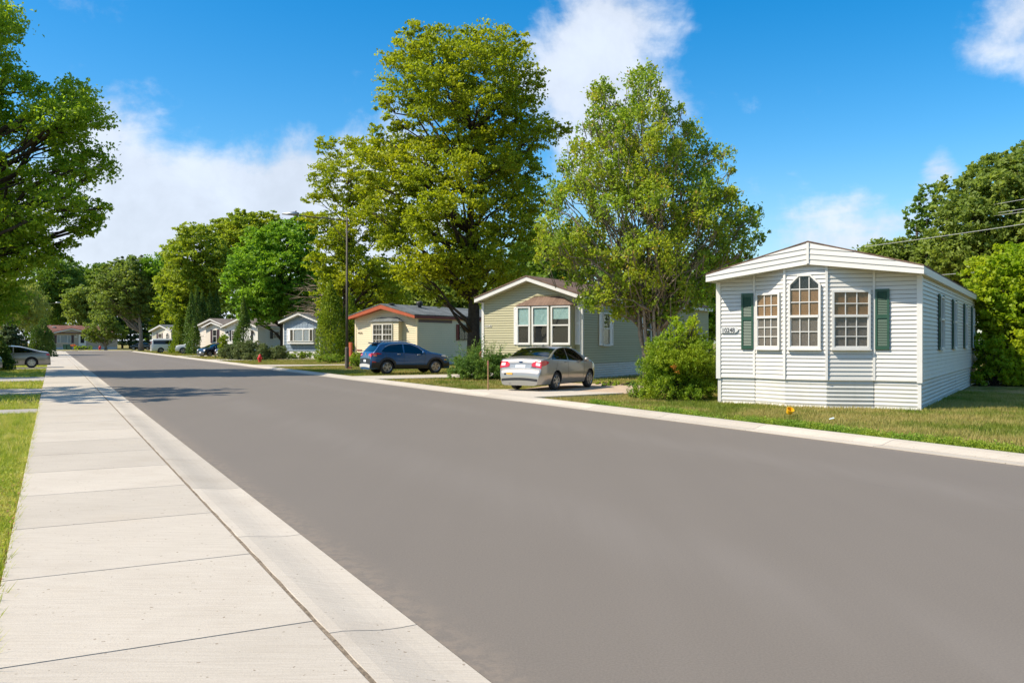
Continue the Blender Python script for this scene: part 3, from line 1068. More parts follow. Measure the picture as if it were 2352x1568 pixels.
# stained stair on the left of the sage home
stair = thing('porch_stair', 'red stained wooden porch stair beside the sage green home', 'stair', H2.location + Vector((-math.cos(HA), math.sin(HA), 0)) * 1.25 + A31 * 1.6, -HA)
for k in range(4):
    obj('tread', MB().box(.02, 1.15, .28 * k, .28 * k + .29, .17 + .18 * k, .21 + .18 * k), M_STAIN, stair)
obj('stringer', MB().prism([(0, 0), (1.15, 0), (1.15, .72), (1.1, .75), (0, .1)], -.02, .02), M_STAIN, stair, (0, 0, 0), R(90))
obj('landing', MB().box(.02, 1.15, 1.13, 2.3, .78, .84), M_STAIN, stair)
hr = MB().prism([(0, .95), (1.15, 1.68), (1.15, 1.80), (0, 1.07)], -.03, .03)
obj('handrail', hr, M_STAIN, stair, (0, 0, 0), R(90))
for k in range(9):
    z = .1 + .085 * k
    obj('baluster', MB().box(-.02, .02, .02 + .125 * k, .07 + .125 * k, z, z + .95), M_STAIN, stair)
for k in range(9):
    obj('baluster', MB().box(-.02 + .13 * k, .03 + .13 * k, 2.24, 2.28, .84, 1.72), M_STAIN, stair)

# --- cream home with red trim
H3, F3, S3 = shell('mobile_home', 'cream mobile home with orange red gable boards and grid window', (-6.43, 59), HA, 5.45, 16, 3.44, 4.22, .55, M_CREAM, M_ROOFD,
                   fascia_h=.2, fmat=M_RED, apex_b=3.93, sk=.6, h=.15, individual=False, skirt_n=(3, 4), trim=M_CREAM, sidefascia=M_REDD, side_ov=.2, skirt_mat=M_SKIRT)
BAY3 = -.42
m = MB()
m.prism([(1.75, 1.3), (4.2, 1.3), (4.2, 3.02), (1.75, 3.02)], BAY3, 0)
obj('bay_wall', m, M_CREAM, H3)
b3 = ((0, BAY3, 0), 0.0)
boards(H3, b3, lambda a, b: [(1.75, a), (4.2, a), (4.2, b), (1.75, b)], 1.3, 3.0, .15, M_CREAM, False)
for (a, b) in ((1.98, 2.84), (2.85, 3.7)):
    window(H3, b3, a, b, 1.42, 2.88, 3, 2, 2, 2.15, fw=.05, fine=False, sill=False)
m = MB()
m.add([(1.6, BAY3 - .12, 3.04), (4.35, BAY3 - .12, 3.04), (3.75, -.02, 3.36), (2.35, -.02, 3.36), (1.6, -.02, 3.04), (4.35, -.02, 3.04)],
      [(0, 1, 2, 3), (0, 3, 4), (1, 5, 2), (0, 4, 5, 1), (4, 3, 2, 5)])
obj('bay_roof', m, M_ROOFD, H3)
text(H3, '10236', .24, 2.22, .17, simple('brown_number', (.09, .06, .03), .6, .1), F3, y=-.04)
obj('mail_slot', MB().box(.17, .62, -.05, -.02, 1.02, 1.11), M_REDD, H3)
window(H3, S3, 4.95, 6.4, 1.78, 2.9, 2, 1, 1, None, fw=.03, frame_mat=M_BLACK, fine=False, sill=False)
shutter(H3, S3, 4.6, 4.93, 1.76, 2.92, M_REDD, False)
shutter(H3, S3, 6.42, 6.75, 1.76, 2.92, M_REDD, False)
obj('trim_strip', MB().box(.1, 4.1, -.03, -.02, 2.98, 3.2), simple('brown_strip', (.14, .10, .09), .7, .1), H3, S3[0], S3[1])
vent(H3, 3.4, 3.0, 3.95, .62, .2, M_BLACK)
vent(H3, 3.1, .2, 4.05, .28, .18, M_BLACK)
pst = MB().box(-.09, .09, -.09, .09, 0, 1.62)
obj('porch_post', pst, M_RED, H3, (-.25, -.25, 0))

# --- blue home
H4, F4, S4 = shell('mobile_home', 'slate blue mobile home with white bay box window', (-22.55 + 4.8 * math.cos(HA), 86 - 4.8 * math.sin(HA)), HA, 4.8, 16, 3.60, 4.45, .5, M_BLUE, M_ROOFD,
                   fascia_h=.17, sk=.75, h=.3, individual=False, skirt_n=(3, 4), trim=M_WHITETRIM, right_plain=True, side_ov=.25)
for k in range(12):
    obj('batten', MB().box(.38 * k + .2, .38 * k + .24, -.032, -.018, .76, 3.45), M_BLUE, H4)
B4 = -.42
m = MB().prism([(.86, 1.45), (4.4, 1.45), (4.4, 2.95), (.86, 2.95)], B4, 0)
obj('bay_box', m, M_WHITETRIM, H4)
b4 = ((0, B4, 0), 0.0)
for (a, b, bl) in ((1.34, 1.8, None), (1.84, 3.05, M_CURT), (3.09, 3.9, M_CURT), (3.92, 4.36, None)):
    window(H4, b4, a, b, 1.68, 2.86, 1, 1, 1, None, fw=.05, blind=bl, fine=False, sill=False)
shutter(H4, b4, .90, 1.30, 1.68, 2.86, M_SHUTW, False)

# --- white home behind the tall arborvitae
H5, F5, S5 = shell('mobile_home', 'white mobile home with black shutters half hidden by arborvitae', ((592 - 1176) / FPX * 102, 102), HA, 5.6, 12, 3.46, 4.42, .5, M_WHITE, M_ROOFG,
                   fascia_h=.18, sk=.7, h=.22, individual=False, skirt_n=(2, 3), side_ov=.25, skirt_mat=M_WHITE)
for xx in (.88, 4.5):
    shutter(H5, F5, xx, xx + .35, 1.75, 3.02, M_SHUTK, False)
window(H5, F5, 1.25, 1.95, 1.75, 3.0, 2, 2, 2, 2.4, fine=False)
for xx in (.55, 4.9):
    obj('wall_lamp', MB().lathe([(.03, 0), (.1, .05), (.12, .25), (.05, .34), (.01, .4)], 8), M_BLACK, H5, (xx, -.16, 2.6))
window(H5, S5, 2.35, 3.35, 2.05, 2.9, 2, 1, 1, None, fine=False)
shutter(H5, S5, 1.9, 2.33, 2.0, 2.95, M_SHUTK, False)
shutter(H5, S5, 3.37, 3.8, 2.0, 2.95, M_SHUTK, False)

# --- beige home with a second small gable
H6, F6, S6 = shell('mobile_home', 'beige mobile home with small second gable over a tall window', ((523 - 1176) / FPX * 112, 112), HA, 5.6, 14, 3.67, 4.62, .5, M_BEIGE, M_ROOFG,
                   fascia_h=.17, sk=.3, h=.22, individual=False, skirt_n=(2, 2), side_ov=.25, skirt_mat=M_BEIGE)
obj('bay_wall', MB().prism([(1.75, .3), (5.3, .3), (5.3, 3.5), (3.3, 4.05), (1.75, 3.5)], -.3, 0), M_BEIGE, H6)
for p in ([(1.5, 3.42), (3.3, 4.02), (3.3, 4.2), (1.5, 3.6)], [(3.3, 4.02), (5.5, 3.42), (5.5, 3.6), (3.3, 4.2)]):
    obj('gable_board', MB().prism(p, -.75, -.7), M_WHITETRIM, H6)
    obj('roof', MB().prism([(q[0], q[1] + (.20 if i < 2 else .07)) for i, q in enumerate(p)], -.77, .0), M_ROOFG, H6)
b6 = ((0, -.3, 0), 0.0)
window(H6, b6, 3.2, 3.95, 1.55, 3.2, 1, 1, 1, 2.36, fine=False)
shutter(H6, b6, 2.76, 3.18, 1.5, 3.22, M_SHUTB, False)
shutter(H6, b6, 3.97, 4.39, 1.5, 3.22, M_SHUTB, False)
obj('number_plaque', MB().box(.25, 1.0, -.04, -.015, 2.36, 2.5), simple('faded_plaque', (.50, .44, .36), .7, .3, 12), H6)
vent(H6, 3.6, 4, 4.1, .3, .3, M_BLACK)

# --- small khaki home past the van
c7 = at(395, 784, 143)
H7, F7, S7 = shell('mobile_home', 'small khaki mobile home with white gable behind the van', (c7.x, 143), HA, 5.0, 12, 3.45, 4.4, .5, M_KHAKI, M_ROOFD,
                   fascia_h=.2, sk=.6, h=.25, individual=False, skirt_n=(2, 2), side_ov=.3)
window(H7, F7, 1.6, 2.5, 1.6, 3.0, 1, 1, 1, 2.3, fine=False)
shutter(H7, F7, 1.15, 1.58, 1.55, 3.05, M_SHUTB, False)
shutter(H7, F7, 2.52, 2.9, 1.55, 3.05, M_SHUTB, False)
obj('bay_wall', MB().prism([(3.2, .6), (5.3, .6), (5.3, 3.6), (4.3, 3.9), (3.2, 3.1)], -.4, 0), M_BEIGE, H7)
window(H7, ((0, -.4, 0), 0.0), 4.1, 4.8, 1.7, 3.1, 2, 2, 2, 2.4, fine=False, arch=.3)

# --- long tan home across the end of the street
LH = 15.1
hc = at(112, 784, 178)
H8 = thing('mobile_home', 'long tan mobile home with red roof across the end of the street', 'mobile home', (hc.x - 2.5, 178, 0), RD, 'mobile homes along the street')
F8 = ((0, 0, 0), 0.0)
wall(H8, F8, 0, LH, .55, [(0, 1, 3.35)], M_TAN, .25, False, name='front_wall')
wall(H8, ((LH, 0, 0), R(90)), 0, 7, 0, [(0, 1, 3.3)], M_TAN, plain=True, name='side_wall')
wall(H8, ((0, 7, 0), R(-90)), 0, 7, 0, [(0, 1, 3.3)], M_TAN, plain=True, name='side_wall')
wall(H8, ((LH, 7, 0), R(180)), 0.1, LH - .1, 0, [(0, 1, 3.3)], M_TAN, plain=True, name='back_wall')
skirt(H8, F8, 0, LH, 0, .55, 6, amp=.01, mat=simple('grey_skirting', (.45, .46, .46), .6, .1, 3))
for (a, b, z0_, z1_) in ((-.5, 3.6, 3.33, 4.95), (3.6, 7.6, 4.95, 3.33)):
    obj('roof', MB().prism([(a, z0_), (b, z1_), (b, z1_ + .12), (a, z0_ + .12)], -.3, LH + .3), M_ROOFR, H8, (LH, 0, 0), R(90))
gx0, gx1, gm = 2.9, 10.0, 6.4
obj('gable', MB().prism([(gx0, 3.3), (gx1, 3.3), (gm, 4.15)], -.30, .5), M_TAN, H8)
for p in ([(gx0 - .3, 3.20), (gm, 4.15), (gm, 4.38), (gx0 - .3, 3.42)], [(gm, 4.15), (gx1 + .3, 3.20), (gx1 + .3, 3.42), (gm, 4.38)]):
    obj('gable_board', MB().prism(p, -.62, -.55), M_WHITETRIM, H8)
    obj('roof', MB().prism([(q[0], q[1] + (.25 if i < 2 else .1)) for i, q in enumerate(p)], -.64, 2.4), M_ROOFR, H8)
for (a, b) in ((0, gx0 - .3), (gx1 + .3, LH)):
    obj('eave_board', MB().box(a, b, -.56, -.52, 3.2, 3.42), M_WHITETRIM, H8)
window(H8, F8, 3.7, 6.3, 1.4, 2.95, 1, 1, 1, None, blind=M_CURT, fine=False, sill=False)
for xx in (4.25, 5.65):
    obj('mullion', MB().box(xx, xx + .08, -.09, -.04, 1.44, 2.9), M_WHITETRIM, H8)
shutter(H8, F8, 3.2, 3.65, 1.35, 3.0, M_SHUTB, False)
shutter(H8, F8, 6.35, 6.8, 1.35, 3.0, M_SHUTB, False)
d = obj('door', MB().box(7.7, 9.1, -.10, -.02, .8, 3.15), M_WHITETRIM, H8)
obj('pane', MB().box(8.05, 8.75, -.115, -.101, 1.35, 2.9), M_INT, d)
obj('handle', MB().box(8.88, 8.94, -.15, -.101, 1.85, 2.0), M_METAL, d)
obj('step', MB().box(7.5, 9.3, -.9, -.1, 0, .5), M_DIRT, H8)
obj('wall_lamp', MB().lathe([(.05, 0), (.14, .08), (.14, .2), (.04, .28)], 8), M_WHITETRIM, H8, (7.35, -.16, 2.9))
obj('number_plaque', MB().box(6.95, 7.45, -.04, -.015, 2.55, 2.75), M_WHITETRIM, H8)
vent(H8, 3.2, 2.5, 4.4, .4, .3)

# ------------------------------------------------------------------ trees and shrubs
def unit(v):
    return v / np.maximum(np.linalg.norm(v, axis=1, keepdims=True), 1e-9)
def leaf_quads(P, size, rng, droop=.25, aspect=.62, axis=None, spread=1.0, fold=.18):
    """one kite shaped, slightly folded leaf per point"""
    n = len(P)
    d = rng.normal(size=(n, 3)) * spread
    d[:, 2] -= droop
    if axis is not None:
        d = d + axis
    d = unit(d)
    nn = rng.normal(size=(n, 3))
    nn[:, 2] += 1.1
    t = unit(np.cross(d, nn))
    nrm = np.cross(t, d)
    s = (size * rng.uniform(.65, 1.3, n))[:, None]
    V = np.empty((n, 4, 3))
    V[:, 0] = P - d * s * .5
    V[:, 2] = P + d * s * .5
    mid = P - d * s * .08 + nrm * s * fold
    V[:, 1] = mid + t * s * aspect * .5
    V[:, 3] = mid - t * s * aspect * .5
    return V
def inside(poly, x, z):
    c = False
    n = len(poly)
    for i in range(n):
        (x1, z1), (x2, z2) = poly[i], poly[(i + 1) % n]
        if (z1 > z) != (z2 > z) and x < (x2 - x1) * (z - z1) / (z2 - z1) + x1:
            c = not c
    return c
def edge_dist(poly, x, z):
    best = 1e9
    n = len(poly)
    for i in range(n):
        (x1, z1), (x2, z2) = poly[i], poly[(i + 1) % n]
        dx, dz = x2 - x1, z2 - z1
        k = max(0, min(1, ((x - x1) * dx + (z - z1) * dz) / (dx * dx + dz * dz + 1e-9)))
        best = min(best, math.hypot(x - x1 - k * dx, z - z1 - k * dz))
    return best
def clumps_in(outline, Y, n, rmin, rmax, depth, rng):
    """boughs filling the silhouette measured at distance Y (metres), spread in depth"""
    poly = [((u - 1176) / FPX * Y, EYE - (v - 784) / FPX * Y) for u, v in outline]
    xs = [p[0] for p in poly]
    zs = [p[1] for p in poly]
    out = []
    tries = 0
    W = (max(xs) - min(xs)) / 2
    while len(out) < n and tries < n * 300:
        tries += 1
        x, z = rng.uniform(min(xs), max(xs)), rng.uniform(min(zs), max(zs))
        if not inside(poly, x, z):
            continue
        e = edge_dist(poly, x, z)
        r = rng.uniform(rmin, rmax)
        if e < r * .75:
            if e < rmin * .6:
                continue
            r = max(rmin * .8, e / .8)
        # silhouette is widest in the middle of the depth
        k = min(1, e / (W * .8))
        y = Y + rng.uniform(-1, 1) * depth * (k ** .6)
        c = (x, y, z)
        if tries < n * 120 and any((c[0] - o[0]) ** 2 + (c[1] - o[1]) ** 2 + (c[2] - o[2]) ** 2 < (.62 * (r + o[3])) ** 2 for o in out):
            continue
        out.append((x, y, z, r))
    return out
def foliage(clumps, leaf, lai, rng, sprig=14, flat=.62, shell=.55, droop=.3, aspect=.62, up=0.0, sprig_r=.42, minz=.15):
    Vs = []
    tips = []
    for (x, y, z, r) in clumps:
        area = 4 * math.pi * r * r * .8
        n = max(20, int(lai * area / (leaf * leaf * .33)))
        ns = max(4, n // sprig)
        d = rng.normal(size=(ns, 3))
        d[:, 2] += .25
        d = unit(d)
        rad = r * (shell + (1.08 - shell) * rng.uniform(0, 1, ns) ** .7)[:, None]
        sc = d * rad * np.array([1, 1, .86]) + np.array([x, y, z])
        tips.append(sc[:max(2, ns // 14)])
        idx = rng.integers(0, ns, n)
        sr = sprig_r * r * .6 * rng.uniform(.5, 1.2, ns)[idx][:, None]
        off = rng.normal(size=(n, 3)) * np.array([1, 1, flat]) * sr * .62
        P = sc[idx] + off
        P = P[P[:, 2] > minz]
        ax = unit(P - np.array([x, y, z - r * .3])) * .55
        ax[:, 2] += up
        Vs.append(leaf_quads(P, leaf, rng, droop, aspect, ax))
    return np.concatenate(Vs), tips
def limb(mb, a, b, r0, r1, sag, n=5, rng=None, sides=6):
    a, b = Vector(a), Vector(b)
    pts, rr = [], []
    for i in range(n + 1):
        k = i / n
        p = a.lerp(b, k)
        p.z += sag * math.sin(math.pi * k) 
        if rng is not None and 0 < i < n:
            j = (b - a).length * .035
            p += Vector(rng.normal(size=3) * j)
        pts.append(p)
        rr.append(r0 + (r1 - r0) * k)
    mb.tube(pts, rr, sides)
    return pts
def tree(name, label, outline, Y, base_u, leaf, mat, nclump, rmin, rmax, depth, trunk_r, lai=1.25, bark=None, seed=1, group=None, stems=1,
         fork=.35, flat=.6, shell=.5, droop=.3, top=None, sprig=14, sprig_r=.42, cat='tree', twigs=True, lean=0, aspect=.62, up=0.0, extra=None, shoots=0):
    rng = np.random.default_rng(seed)
    base = Vector(((base_u - 1176) / FPX * Y, Y, 0))
    cl = clumps_in(outline, Y, nclump, rmin, rmax, depth, rng)
    if extra:
        cl += extra
    t = thing(name, label, cat, base, 0, group)
    near = [c for c in cl if c[0] / c[1] > -.66]
    off = [c for c in cl if c[0] / c[1] <= -.66]
    V, tips = foliage(near or cl, leaf, lai, rng, sprig, flat, shell, droop, aspect, up, sprig_r)
    if near and off:                       # boughs left of the frame: coarser leaves
        V2, t2 = foliage(off, leaf * 1.9, lai * .55, rng, sprig, flat, shell, droop, aspect, up, sprig_r)
        V, tips, cl = np.concatenate([V, V2]), tips + t2, near + off
    V -= np.array(base)[None, None]
    zmax = max(c[2] + c[3] * .5 for c in cl)
    zmin = min(c[2] - c[3] for c in cl)
    cxm = sum(c[0] for c in cl) / len(cl) - base.x
    tb = MB()
    bark = bark or M_BARK
    tops = []
    for sidx in range(stems):
        th = 2 * math.pi * sidx / max(1, stems) + .6
        off = Vector((math.cos(th), math.sin(th), 0)) * trunk_r * (1.3 if stems > 1 else 0)
        spread = (rng.uniform(.5, 1.0) * min(2.6, zmax * .17)) if stems > 1 else 0
        n = 9
        pts, rr = [], []
        hh = zmax * (rng.uniform(.68, .84) if stems > 1 else .9)
        for i in range(n + 1):
            k = i / n
            p = off * (1 + .2 * k) + Vector((math.cos(th), math.sin(th), 0)) * spread * max(0, k - .12) ** 1.15 * 1.15 + Vector((cxm * .75 * k ** 1.3 + lean * k, 0, hh * k))
            if 0 < i:
                p += Vector((rng.normal() * .018 * zmax * k, rng.normal() * .018 * zmax * k, 0))
            pts.append(p)
            flare = 1.45 if i == 0 else 1
            rr.append(max(.012, trunk_r * (1 / math.sqrt(stems)) * (1 - k * .93) * flare))
        tb.tube(pts, rr, 10)
        tops.append((pts, rr))
    for ci, c in enumerate(cl):
        q = Vector(c[:3]) - base
        pts, rr = tops[ci % stems] if stems > 1 else tops[0]
        # leave the stem well below the bough
        best = None
        horiz = lambda p: math.hypot(p.x - q.x, p.y - q.y)
        for i, p in enumerate(pts):
            want = q.z - horiz(p) * (.75 if stems == 1 else 1.3)
            dd = abs(p.z - max(want, zmax * (.1 if stems == 1 else .2)))
            if best is None or dd < best[0]:
                best = (dd, i)
        i = best[1]
        ln = (q - pts[i]).length
        if ln < .3:
            continue
        r0 = min(rr[i] * .62, .018 * ln + .012)
        lp = limb(tb, pts[i], q, r0, .012 + r0 * .12, ln * .07, 5, rng, 5)
        if twigs:
            for tp in tips[ci][:5]:
                limb(tb, lp[int(rng.integers(3, 5))], Vector(tp) - base, max(.008, r0 * .3), .005, .1, 3, rng, 3)
    for c in [c for c in cl if shoots and c[2] > 3.4]:
        for _ in range(shoots):
            q = Vector(c[:3]) - base + Vector(rng.normal(size=3) * c[3] * .3)
            ln = rng.uniform(.35, .8)
            d = Vector(((q.x - cxm * .7) * .10, q.y * .10, 1)).normalized()
            tb.tube([tuple(q - d * ln), tuple(q + Vector(rng.normal(size=3) * .04)), tuple(q + d * ln * .3)], [.018, .011, .004], 4)
    obj('trunk', tb, bark, t, smooth=True)
    me = quadmesh('crown', V, mat)
    obj('crown', me, parent=t)
    return t
def spire(name, label, x, y, h, r, leaf, mat, seed, group=None, n=None, lobes=26, power=.75, z0=.05, cat='tree', bark=None, taper=1.0, ragged=.2):
    """arborvitae, spruces: a column of upright sprays"""
    rng = np.random.default_rng(seed)
    t = thing(name, label, cat, (x, y, 0), rng.uniform(0, 6), group)
    Ps, Ax = [], []
    n = n or int(30 * h * r / (leaf * leaf))
    L = []
    for i in range(lobes):
        k = (i + .5) / lobes * .92 + rng.uniform(-.02, .02)
        L.append((max(.01, k), rng.uniform(0, 2 * math.pi), rng.uniform(.65, 1.0), rng.uniform(.8, 1.25)))
    per = n // lobes
    for (k, th, rf, sz) in L:
        rad = r * (1 - k ** 1.6 * taper) ** power if k < 1 else 0
        m = per
        tt = rng.normal(th, .75, m)
        zz = k * h + rng.normal(0, .075 * h, m)
        kk = np.clip(zz / h, .0, 1.0)
        rr = r * np.clip(1 - kk ** 1.6 * taper, 0, 1) ** power
        q = (1 - np.abs(rng.normal(0, ragged, m))) * sz * (.85 + .15 * np.cos(tt - th))
        rr = np.maximum(rr * np.clip(q, .15, 1.2), .04)
        P = np.stack([np.cos(tt) * rr, np.sin(tt) * rr, np.clip(zz, z0, h)], 1)
        Ps.append(P)
        a = np.stack([np.cos(tt) * .7, np.sin(tt) * .7, np.full(m, 1.4)], 1)
        Ax.append(a)
    P = np.concatenate(Ps)
    V = leaf_quads(P, leaf, rng, 0, .5, np.concatenate(Ax), .7)
    obj('trunk', MB().tube([(0, 0, 0), (0, 0, h * .5), (0, 0, h * .93)], [max(.05, r * .09), r * .06, .01], 7), bark or M_BARKD, t)
    obj('crown', quadmesh('crown', V, mat), parent=t)
    return t
def conifer(name, label, x, y, h, r, leaf, mat, seed, group=None, tiers=16, cat='tree', n=22000):
    rng = np.random.default_rng(seed)
    t = thing(name, label, cat, (x, y, 0), 0, group)
    tb = MB().tube([(0, 0, 0), (0, 0, h * .5), (0, 0, h)], [max(.08, h * .012), h * .008, .01], 7)
    Vs = []
    for k in range(tiers):
        f = k / (tiers - 1)
        z = h * (.08 + .90 * f)
        R_ = r * (1 - f) ** .85 + .12
        nb = 8 if f < .8 else 5
        for j in range(nb):
            th = 2 * math.pi * (j / nb) + rng.uniform(-.3, .3) + k
            ln = R_ * rng.uniform(.75, 1.1)
            tip = Vector((math.cos(th) * ln, math.sin(th) * ln, z - .22 * ln))
            tb.tube([(0, 0, z), tuple(tip)], [.02 + .01 * ln, .006], 3)
            m = int(n / (tiers * nb) * (.3 + 1.4 * (1 - f)))
            s = rng.uniform(.12, 1, m) ** .6
            P = np.array([0, 0, z])[None] + np.array(tip - Vector((0, 0, z)))[None] * s[:, None] + rng.normal(size=(m, 3)) * np.array([.16, .16, .10]) * (.4 + .5 * ln ** .5)
            ax = np.tile(np.array([math.cos(th), math.sin(th), -.25]) * .9, (m, 1))
            Vs.append(leaf_quads(P, leaf, rng, .1, .4, ax, .6))
    obj('trunk', tb, M_BARKD, t)
    obj('crown', quadmesh('crown', np.concatenate(Vs), mat), parent=t)
    return t
def shrub(name, label, cl, leaf, mat, lai, seed, group=None, up=.5, aspect=.5, sprig=16, shell=.5, sprig_r=.35, flat=.8, bark=None, cat='shrub', droop=0.0, stems=7, extra_V=None):
    rng = np.random.default_rng(seed)
    bx, by = sum(c[0] for c in cl) / len(cl), sum(c[1] for c in cl) / len(cl)
    base = np.array([bx, by, 0])
    t = thing(name, label, cat, tuple(base), 0, group)
    near = [c for c in cl if c[0] / c[1] > -.66]
    off = [c for c in cl if c[0] / c[1] <= -.66]
    V, tips = foliage(near or cl, leaf, lai, rng, sprig, flat, shell, droop, aspect, up, sprig_r, minz=.03)
    V = V - base[None, None]
    V[..., 2] = np.maximum(V[..., 2], .012)
    tb = MB()
    for c in cl[:stems * 3]:
        q = Vector(c[:3]) - Vector(base)
        limb(tb, (q.x * .2, q.y * .2, 0), q, .03, .008, .05, 4, rng, 5)
        for tp in tips[cl.index(c)][:3]:
            limb(tb, q * .7, Vector(tp) - Vector(base), .01, .004, .03, 2, rng, 3)
    obj('stems' if False else 'stem', tb, bark or M_BARKD, t)
    if extra_V is not None:
        V = np.concatenate([V, extra_V - base[None, None]])
    obj('foliage', quadmesh('foliage', V, mat), parent=t)
    return t

L_LINDEN = leafy('linden_leaf', (.106, .138, .007), (.146, .173, .008), (.182, .192, .007), .45)
L_MAPLE = leafy('maple_leaf', (.098, .148, .016), (.140, .190, .019), (.190, .210, .016), .45, dry=.06)
L_GREEN = leafy('bright_leaf', (.060, .125, .010), (.095, .170, .014), (.12, .195, .014), .42)
L_YELG = leafy('yellow_green_leaf', (.100, .140, .012), (.140, .175, .014), (.165, .19, .012), .42)
L_OLIVE = leafy('olive_leaf', (.072, .105, .020), (.100, .135, .026), (.125, .155, .032), .40)
L_DARK = leafy('dark_leaf', (.050, .092, .014), (.075, .122, .018), (.095, .145, .02), .38)
L_SILVER = leafy('silver_maple_leaf', (.095, .150, .012), (.140, .195, .016), (.165, .21, .014), .55)
L_WILLOW = leafy('willow_leaf', (.12, .145, .03), (.16, .18, .04), (.185, .20, .04), .35)
L_THUJA = leafy('arborvitae_leaf', (.060, .100, .008), (.100, .145, .010), (.14, .17, .010), .3, scale=.8)
L_THUJAD = leafy('dark_arborvitae_leaf', (.035, .070, .012), (.060, .100, .016), (.075, .11, .016), .2, scale=.8)
L_SPRUCE = leafy('spruce_needle', (.028, .050, .018), (.048, .070, .026), (.06, .08, .03), .12)
L_YEW = leafy('yew_needle', (.068, .118, .006), (.110, .165, .008), (.155, .19, .008), .3, scale=1.1)
L_YEWD = leafy('juniper_needle', (.040, .085, .014), (.070, .120, .018), (.10, .15, .02), .2, scale=1.0)
L_PFITZ = leafy('grey_juniper_needle', (.055, .078, .028), (.085, .105, .036), (.105, .125, .04), .2, scale=1.0)
L_LIME = leafy('lime_leaf', (.100, .158, .007), (.150, .205, .009), (.20, .225, .010), .45, scale=.6)
L_WEED = leafy('weed_leaf', (.075, .135, .014), (.12, .18, .018), (.17, .2, .02), .3, scale=1.0)
L_RICE = leafy('oak_leaf', (.080, .115, .022), (.115, .15, .028), (.14, .17, .030), .4, scale=.25)
L_GRASS = leafy('grass_blade', (.12, .165, .014), (.18, .2, .02), None, .25, gcol=True, rough=.6)
L_GRASSL = leafy('bright_grass_blade', (.125, .165, .014), (.20, .22, .026), (.31, .27, .085), .3, rough=.6, scale=2.6)
TG = 'broadleaf trees behind the mobile homes'

tree('linden_tree', 'tallest linden, yellow green, rising behind the sage green home',
     [(905, 75), (940, 60), (1000, 62), (1040, 38), (1080, 68), (1130, 60), (1190, 60), (1215, 95), (1235, 145), (1268, 190), (1262, 240), (1302, 270), (1305, 330), (1265, 380),
      (1245, 420), (1265, 470), (1255, 540), (1235, 600), (1215, 650), (1150, 700), (1060, 715), (960, 700), (870, 640), (845, 560), (825, 480), (815, 400), (840, 330), (880, 290), (858, 220), (870, 180), (900, 130)],
     50, 1093, .20, L_LINDEN, 125, .75, 1.45, 5.0, .40, .88, M_BARKD, 11, TG, flat=.45, sprig=22, sprig_r=.5, shell=.35)
tree('linden_tree', 'broad low linden behind the street lamp, left of the tallest linden',
     [(705, 340), (735, 318), (790, 330), (850, 305), (900, 330), (905, 450), (910, 560), (940, 640), (935, 720), (900, 770), (820, 760), (780, 800), (725, 740), (725, 660), (700, 560), (690, 500), (715, 430)],
     79, 786, .25, L_LINDEN, 75, .9, 1.6, 4.5, .26, .85, M_BARKD, 12, TG, flat=.45, sprig=22, sprig_r=.5, shell=.35)
tree('maple_tree', 'upright many stemmed maple between the sage and white homes',
     [(1465, 145), (1515, 140), (1530, 190), (1560, 215), (1600, 240), (1620, 290), (1650, 340), (1680, 345), (1690, 400), (1722, 450), (1768, 490), (1765, 560), (1730, 600), (1700, 640),
      (1640, 690), (1600, 720), (1540, 750), (1470, 745), (1400, 735), (1340, 715), (1290, 650), (1225, 610), (1225, 530), (1240, 470), (1265, 400), (1300, 340), (1330, 280), (1355, 200), (1390, 170), (1430, 190)],
     33, 1500, .125, L_MAPLE, 260, .32, .62, 3.0, .22, .62, M_BARK, 13, TG, stems=9, flat=1.25, sprig=12, sprig_r=.55, shell=.2, up=.5, droop=.05, shoots=2)
tree('silver_maple_tree', 'big silver maple reaching in from the left over the sidewalk',
     [(-60, -140), (35, -60), (60, 30), (80, 80), (75, 130), (90, 185), (120, 160), (150, 125), (170, 160), (205, 150), (205, 195), (247, 205), (225, 235), (270, 290), (278, 318), (245, 325), (240, 395), (200, 425), (230, 445), (283, 462), (265, 490), (225, 535), (150, 560),
      (150, 580), (95, 600), (100, 640), (75, 690), (40, 735), (-100, 760), (-500, 740), (-720, 600), (-800, 300), (-700, -100), (-420, -300), (-200, -260)],
     42, -290, .185, L_SILVER, 190, .75, 1.5, 7.5, .55, .95, M_BARKD, 14, TG, flat=.55, sprig=20, sprig_r=.55, shell=.3,
     extra=[(*at(u_, v_, 42 + dy_), r_) for u_, v_, dy_, r_ in ((172, 543, 0, .6), (140, 572, .5, .6), (105, 598, -.5, .7), (205, 522, .3, .5), (60, 620, 0, .9), (30, 680, .6, .9), (240, 480, 0, .5), (20, 590, 1, 1.0), (75, 560, -1, .9))])
tree('silver_maple_tree', 'nearer maple left of the frame casting its shade on the sidewalk',
     [(-900, 40), (-600, -60), (-330, 60), (-130, 260), (-90, 420), (-200, 560), (-600, 600), (-950, 500), (-1050, 260)],
     25, -620, .26, L_SILVER, 70, .7, 1.3, 6.0, .3, .6, M_BARKD, 15, TG, flat=.55, sprig=20, sprig_r=.5)
tree('maple_tree', 'dense bright green maple with dark underside behind the blue home',
     [(505, 640), (530, 590), (560, 555), (620, 520), (680, 495), (715, 470), (740, 520), (735, 600), (735, 680), (715, 745), (640, 755), (560, 742), (520, 715), (545, 680)],
     98, 650, .36, L_GREEN, 70, 1.1, 2.2, 5, .35, 1.15, M_BARKD, 16, TG, flat=.5, sprig=22, shell=.35)
